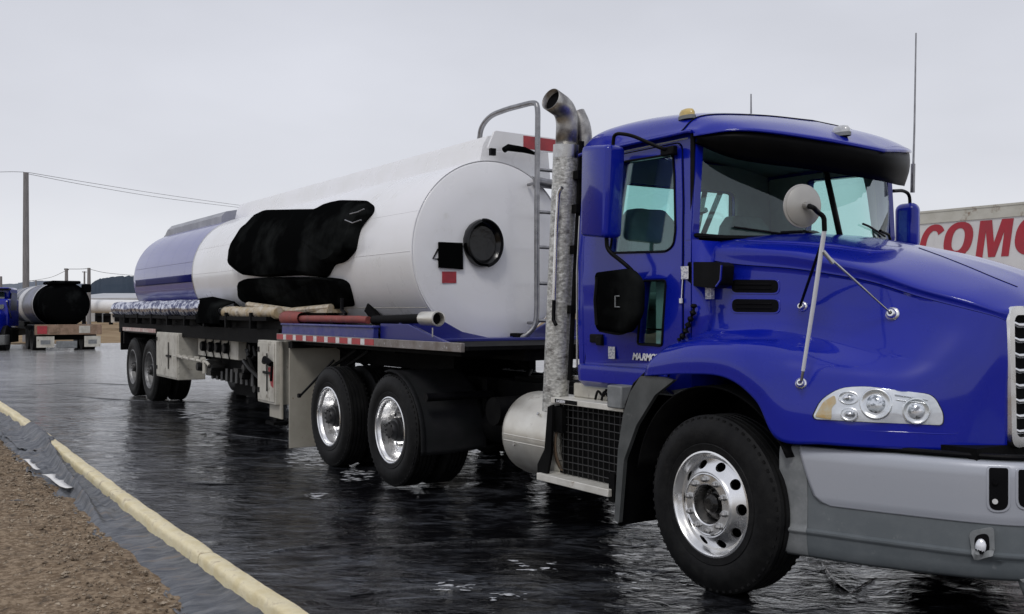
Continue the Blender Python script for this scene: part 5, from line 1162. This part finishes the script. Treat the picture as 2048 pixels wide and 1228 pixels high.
for x in (VX+1.2, VX+2.5): 
    for y in (VY+.0, VY+2.2): b.lathe([(0, 0), (.5, 0), (.5, .28), (0, .28)], c=(x, y, .5), n=24)
b.build('running_gear', FRAME, van)
RL = mat('faded_red_lettering', (.36, .018, .032), .5, 0, (.30, .026, .038), 2)
def sign_letter(outer, holes=()):
    cv = lambda P: [(p.x, p.z) for p in (Wy(u, v, VY) for u, v in P)]
    MB().plate(cv(outer), [cv(h) for h in holes], lambda a_, b2, d: (a_, VY-.012+d, b2), .008).build('letter', RL, van, 0)
def slanted(cx, cy, rx, ry, sh, a0=0, a1=360, n=44, p=.86): 
    P = []
    for k in range(n+(a1-a0 < 360)):
        a = R(a0+(a1-a0)*k/n); x = math.copysign(abs(math.cos(a))**p, math.cos(a)); y = math.copysign(abs(math.sin(a))**p, math.sin(a)); P.append((cx+rx*x-sh*y*ry, cy+ry*y-.06*rx*x))
    return P
sign_letter(slanted(1864, 488, 24, 39, .20, 42, 322)+slanted(1864, 488, 11.5, 26, .20, 42, 322)[::-1])
sign_letter(slanted(1917, 479, 28.5, 35, .18), [slanted(1916.5, 479, 12.5, 22.5, .18)])
z = lambda P: [(1750+a/3.319, 350+b_/3.319) for a, b_ in P]
sign_letter(z([(667, 553), (700, 305), (778, 299), (790, 449), (845, 292), (922, 287), (887, 538), (838, 541), (860, 372), (797, 543), (752, 546), (737, 372), (713, 549)]))
sign_letter(slanted(2068, 470, 37, 40, .18), [slanted(2068, 470, 18, 27, .18)])
ORG = Vector((0, 0, 0))
# second tank trailer, seen from the rear, and the blue truck beside it
def frame_at(u, t, heading):
    p = Wd(u, 622, t); return Vector((p.x, p.y, .05))
p0 = frame_at(138, 38.5, 0); p1 = Wd(40, 622, 51); dv = Vector((p1.x-p0.x, p1.y-p0.y)); rz = math.atan2(dv.y, dv.x)
t2 = thing('tank_trailer', 'distant steel and blue tank trailer with black rear end and brown rear bumper', 'tank trailer', tuple(p0), rz)
O0 = Vector((0, 0, 0))
STB = mat('dull_tank_steel', (.055, .062, .09), .4, .1, (.09, .10, .14), .8, stretch=(1, 1, 3), dirt=(.10, .11, .20), dscale=.8, dlo=.5, dhi=.6)
b = MB(); b.lathe([(.86, 3.2), (.86, 8), (.86, 13.5), (.6, 13.9), (0, 14)], c=(0, 0, 1.83), n=48, axis='x'); b.build('tank_shell', STB, t2, 40)
b = MB(); b.lathe([(0, .05), (.35, .06), (.62, .12), (.76, .25), (.84, .45), (.875, .8), (.87, 3.2)], c=(0, 0, 1.83), n=48, axis='x'); tb = b.build('black_wrapped_end', TARP, t2, 40)
b = MB(); b.box((.1, -.45, 2.62), (2.4, .60, 2.74)); b.box((.05, -.82, 2.3), (.7, -.55, 2.62)); b.build('top_cover', TARP, t2, bevel=.05)
for x in (3.25, 6.6, 9.6): b = MB(); b.lathe([(.872, x-.06), (.885, x-.04), (.885, x+.04), (.872, x+.06)], c=(0, 0, 1.83), n=48, axis='x'); b.build('tank_band', mat('pale_band', (.55, .55, .56), .4, .3), t2, 40)
b = MB(); b.lathe([(.874, 6.8), (.876, 6.9), (.876, 8.0), (.874, 8.1)], c=(0, 0, 1.83), n=48, axis='x'); b.build('pale_section', mat('pale_band', (.5, .5, .5)), t2, 40)
b = MB(); b.box((.3, -1.15, .85), (13, 1.15, 1.0)); b.box((.5, -1.0, .45), (3.2, 1.0, .85)); b.box((3, 1.0, .95), (9, 1.2, 1.15)); b.build('trailer_chassis', FRAME, t2)
bb = MB().box((-.05, -1.18, .66), (.25, 1.18, 1.05)).build('rear_beam', BROWN, t2, bevel=.01)
MB().box((-.07, -.75, .72), (-.05, -.35, 1.0)).build('beam_sign', WHITEDIRTY, bb); MB().box((-.07, .35, .75), (-.05, .72, .98)).build('beam_sign', BROWN, bb)
MB().box((-.075, .78, .70), (-.05, 1.12, 1.0)).build('red_patch', RED, bb)
for y0, y1 in ((.52, 1.14), (-1.14, -.55)): MB().box((-.03, y0, .18), (.0, y1, .60)).build('white_board', WHITEDIRTY, t2); MB().box((-.04, y0+.14, .30), (-.032, y1-.14, .46)).build('board_marking', GREYPL, t2)
MB().box((.0, -.3, .14), (.05, .45, .42)).build('spare_cover', GREYPL, t2, bevel=.04)
for x in (1.3, 2.6):
    for y in (-1.15, .65): b = MB(); b.lathe([(0, .02), (.3, .02), (.34, 0), (.5, .02), (.52, .06), (.52, .44), (.5, .5), (0, .5)], c=(x, y, .52), n=28); b.build('wheel', RUBBER, t2)
b = MB(); b.tube([(13.2, 1.2, .9), (11, 1.4, 1.2), (9, 1.0, 1.4)], .06, 8); b.lathe([(0, 0), (.3, 0), (.3, .25), (0, .3)], c=(9.0, .86, 2.0), n=16); b.lathe([(0, 0), (.3, 0), (.3, .25), (0, .3)], c=(9.6, .8, 1.1), n=16); b.build('black_fittings', BLACK, t2)
# blue truck at the left edge, nose towards the camera
p0 = Wd(-62, 622, 37.5); fw_ = Vector((CX-p0.x, CY-p0.y)).normalized(); rz = math.atan2(fw_.y, fw_.x)+R(-14)
t3 = thing('semi_truck', 'distant blue truck with grey bumper cut off at the left edge of the photo', 'truck', (p0.x, p0.y, .05), rz)
b = MB(); rows = []
for (x, hw, z0, z1) in ((.0, .55, .75, 1.35), (-.1, .85, .72, 1.42), (-.6, 1.0, .75, 1.52), (-1.2, 1.02, .9, 1.62)):
    rows.append([(x, -hw, z0), (x, -hw, z1-.2), (x, -hw*.85, z1), (x, hw*.85, z1), (x, hw, z1-.2), (x, hw, z0)])
b.grid(rows); b.f.append((0, 1, 2, 3, 4, 5)); b.build('bonnet', BLUE, t3, 40, bevel=.03)
cb_ = MB().box((-3.0, -1.1, .9), (-1.2, 1.1, 2.05)).box((-3.0, -1.05, 2.05), (-1.6, 1.05, 2.5)).build('cab', BLUE, t3, bevel=.08, seg=3)
MB().plate(rpoly([(-.95, 1.66), (.95, 1.66), (.9, 2.32), (-.9, 2.32)], .06), [], lambda a_, b2, d: (-1.13-(b2-1.66)*.55+d*1, a_, b2), .02).build('windscreen', mat('dark_glass', (.02, .03, .035), .08, coat=1), t3)
MB().box((-1.62, -1.1, 2.38), (-1.2, 1.1, 2.46)).build('sun_visor', BLACK, t3)
MB().plate(rpoly([(-2.6, 1.6), (-1.5, 1.6), (-1.7, 2.3), (-2.6, 2.3)], .05), [], lambda a_, b2, d: (a_, 1.105-d, b2), .02).build('side_window', MATS['dark_glass'], t3)
MB().box((.0, -.45, .78), (.03, .45, 1.28)).build('grille', CHROME, t3)
b = MB(); b.grid([[(x, y, z) for z in (.28, .42, .62, .66)] for x, y in ((-.9, -1.2), (-.3, -1.15), (.12, -.8), (.18, 0), (.12, .8), (-.3, 1.15), (-.9, 1.2))]); b.build('bumper', mat('dusty_bumper', (.26, .26, .25), .5), t3, solid=.05)
for s_ in (-1, 1): MB().box((-.06, s_*.78-.16, .82), (.02, s_*.78+.16, 1.0)).build('headlight', CLEARL, t3, bevel=.03); b = MB(); b.lathe([(0, .0), (.3, .0), (.5, .02), (.52, .28), (0, .28)], c=(-.9, s_*1.0-.14, .50), n=28); b.build('wheel', RUBBER, t3)
MB().tube([(-1.6, 1.1, 1.3), (-.9, 1.14, 1.75), (-.7, 1.14, 1.95)], .03, 8).build('mirror_stay', STEEL, t3)
b = MB(); b.box((-8, -.4, .5), (-1.2, .4, .9)); b.box((-2.2, .85, .35), (-1.1, 1.25, .85)); b.build('chassis', FRAME, t3)
# utility poles
def pole(u, vt, t, r, label, arms=0):
    a = Wd(u, 622, t); top = Wd(u, vt, t); o = thing('utility_pole', label, 'pole', (a.x, a.y, -.05), 0, 'wooden utility poles behind the yard')
    H = top.z; MB().lathe([(r*1.1, 0), (r, H*.5), (r*.82, H), (0, H+.01)], n=14, axis='z').build('pole_shaft', WOOD, o, org=O0)
    d = Vector((.5476, .8367, 0))
    if arms: MB().bar(-d*.55*arms+Vector((0, 0, H-.15)), d*.55*arms+Vector((0, 0, H-.15)), .09, .12).build('crossarm', WOOD, o, org=O0)
    if arms: MB().lathe([(0, 0), (.03, 0), (.05, .04), (.03, .1), (0, .12)], c=tuple(-d*.45*arms+Vector((0, 0, H-.09))), n=10, axis='z').build('insulator', GREYPL, o, org=O0)
    return a, H
pA = pole(52, 343, 53, .16, 'tall grey wooden utility pole standing alone at the far left')
pB = pole(133, 536, 120, .22, 'short-looking distant pole, left one of the pair above the far tank trailer', .5)
pC = pole(178, 535, 118, .22, 'distant pole, right one of the pair above the far tank trailer', 0)
pD = pole(169, 542, 190, .18, 'very thin far pole just left of the right pole of the pair', .8)
pE = pole(72, 560, 230, .16, 'tiny far pole with a crossarm right of the tall utility pole', 3)
pF = pole(2, 552, 140, .2, 'thin far pole at the very left edge above the blue cab', 0)
MB().tube([Wd(177, 541, 118), Wd(180, 536, 118)], .1, 6)
WIRE = mat('wire_black', (.05, .05, .055), .6)
def wire(pts, r, label):
    P = smooth_path([tuple(Wd(u, v, t)) for u, v, t in pts], 8); o = MB().tube(P, r, 5).build('overhead_wire', WIRE, None, 60, org=O0); tag(o, label, 'wire', 'overhead wires across the sky'); return o
wire([(57, 345, 53), (170, 364, 60), (320, 388, 70), (490, 412, 82), (640, 430, 93)], .013, 'upper of the two long wires running right from the tall pole')
wire([(57, 348, 53), (170, 370, 60), (320, 395, 70), (470, 414, 82), (640, 434, 93)], .013, 'lower of the two long wires running right from the tall pole')
wire([(-200, 352, 44), (0, 344, 50), (48, 344, 53)], .012, 'wire leaving the frame left from the tall pole')
wire([(60, 562, 190), (100, 555, 160), (133, 541, 120)], .03, 'faint sagging wire left of the pair of distant poles')
wire([(133, 538, 120), (160, 538, 119), (178, 537, 118)], .03, 'faint wire between the pair of distant poles')
wire([(178, 538, 118), (215, 546, 135), (280, 552, 160)], .03, 'faint wire running right from the pair of distant poles')
# warehouse, tent roofs and sheds at the edge of the field
wh = thing('warehouse', 'long low warehouse with pale grey roof below the wooded hill', 'warehouse', tuple(Wd(225, 622, 150)), 0)
def loc(u, v, t, o): p = Wd(u, v, t); return p-o.location
def slab(o, name, u0, u1, v0, v1, t0, t1, m, lean=0, bev=0):
    a, b_ = Wd(u0, v0, t0), Wd(u1, v0, t0); c, d = Wd(u0, v1, t0), Wd(u1, v1, t0); f = Vector((-.8367, .5476, 0))*(t1-t0)
    L_ = o.location; q = [c, d, b_, a]; b = MB(); vs = [p-L_ for p in q]+[p+f+Vector((0, 0, lean if i > 1 else 0))-L_ for i, p in enumerate(q)]
    b.add(vs, [(0, 1, 2, 3), (7, 6, 5, 4), (0, 4, 5, 1), (1, 5, 6, 2), (2, 6, 7, 3), (3, 7, 4, 0)]); return b.build(name, m, o, 30, bev, org=O0)
slab(wh, 'wall', 130, 420, 600, 644, 150, 190, mat('pale_shed_wall', (.50, .50, .50), .6, 0, (.42, .42, .42), .2))
slab(wh, 'roof', 120, 430, 596, 603, 149, 165, mat('pale_roof', (.46, .47, .49), .5, 0, (.38, .39, .41), .3), lean=1.0)
for k in range(5): slab(wh, 'dark_doorway', 190+k*20, 203+k*20, 621, 643, 149.7, 149.9, DARKHOLE)
mt = thing('storage_tank', 'long white horizontal storage tank in front of the warehouse', 'storage tank', tuple(Wd(235, 622, 120)), 0)
a = Wd(150, 612, 120)-mt.location; b_ = Wd(330, 614, 120)-mt.location
MB().tube([a, a.lerp(b_, .03), a.lerp(b_, .97), b_], [.5, .8, .8, .5], 20).build('tank_body', mat('bright_white_tank', (.75, .75, .75), .4), mt, 60, org=O0)
for f in (.1, .4, .7, .95): p = a.lerp(b_, f); MB().box((p.x-.2, p.y-.2, -CZ+.0), (p.x+.2, p.y+.2, p.z-.5)).build('saddle', FRAME, mt, org=O0)
sh = thing('shed', 'small pale open-sided shed with dark openings at the field edge', 'shed', tuple(Wd(245, 622, 85)), 0)
slab(sh, 'wall', 222, 262, 626, 645, 85, 88, mat('shed_cream', (.48, .46, .42), .7)); slab(sh, 'roof', 219, 266, 624, 627, 84.6, 88.5, mat('shed_roof', (.55, .55, .54), .6)); slab(sh, 'opening', 229, 238, 630, 643, 84.9, 84.95, DARKHOLE); slab(sh, 'opening', 246, 255, 631, 642, 84.9, 84.95, GREYPL)
ct = thing('parked_trailer', 'dark flat parked trailer between the shed and the far tank trailer', 'trailer', tuple(Wd(210, 622, 88)), 0)
slab(ct, 'bed', 192, 221, 627, 632, 88, 90, BLACK); slab(ct, 'undercarriage', 194, 220, 632, 645, 88.2, 89.5, FRAME); slab(ct, 'strut', 204, 206, 627, 645, 87.9, 88, GREYPL)
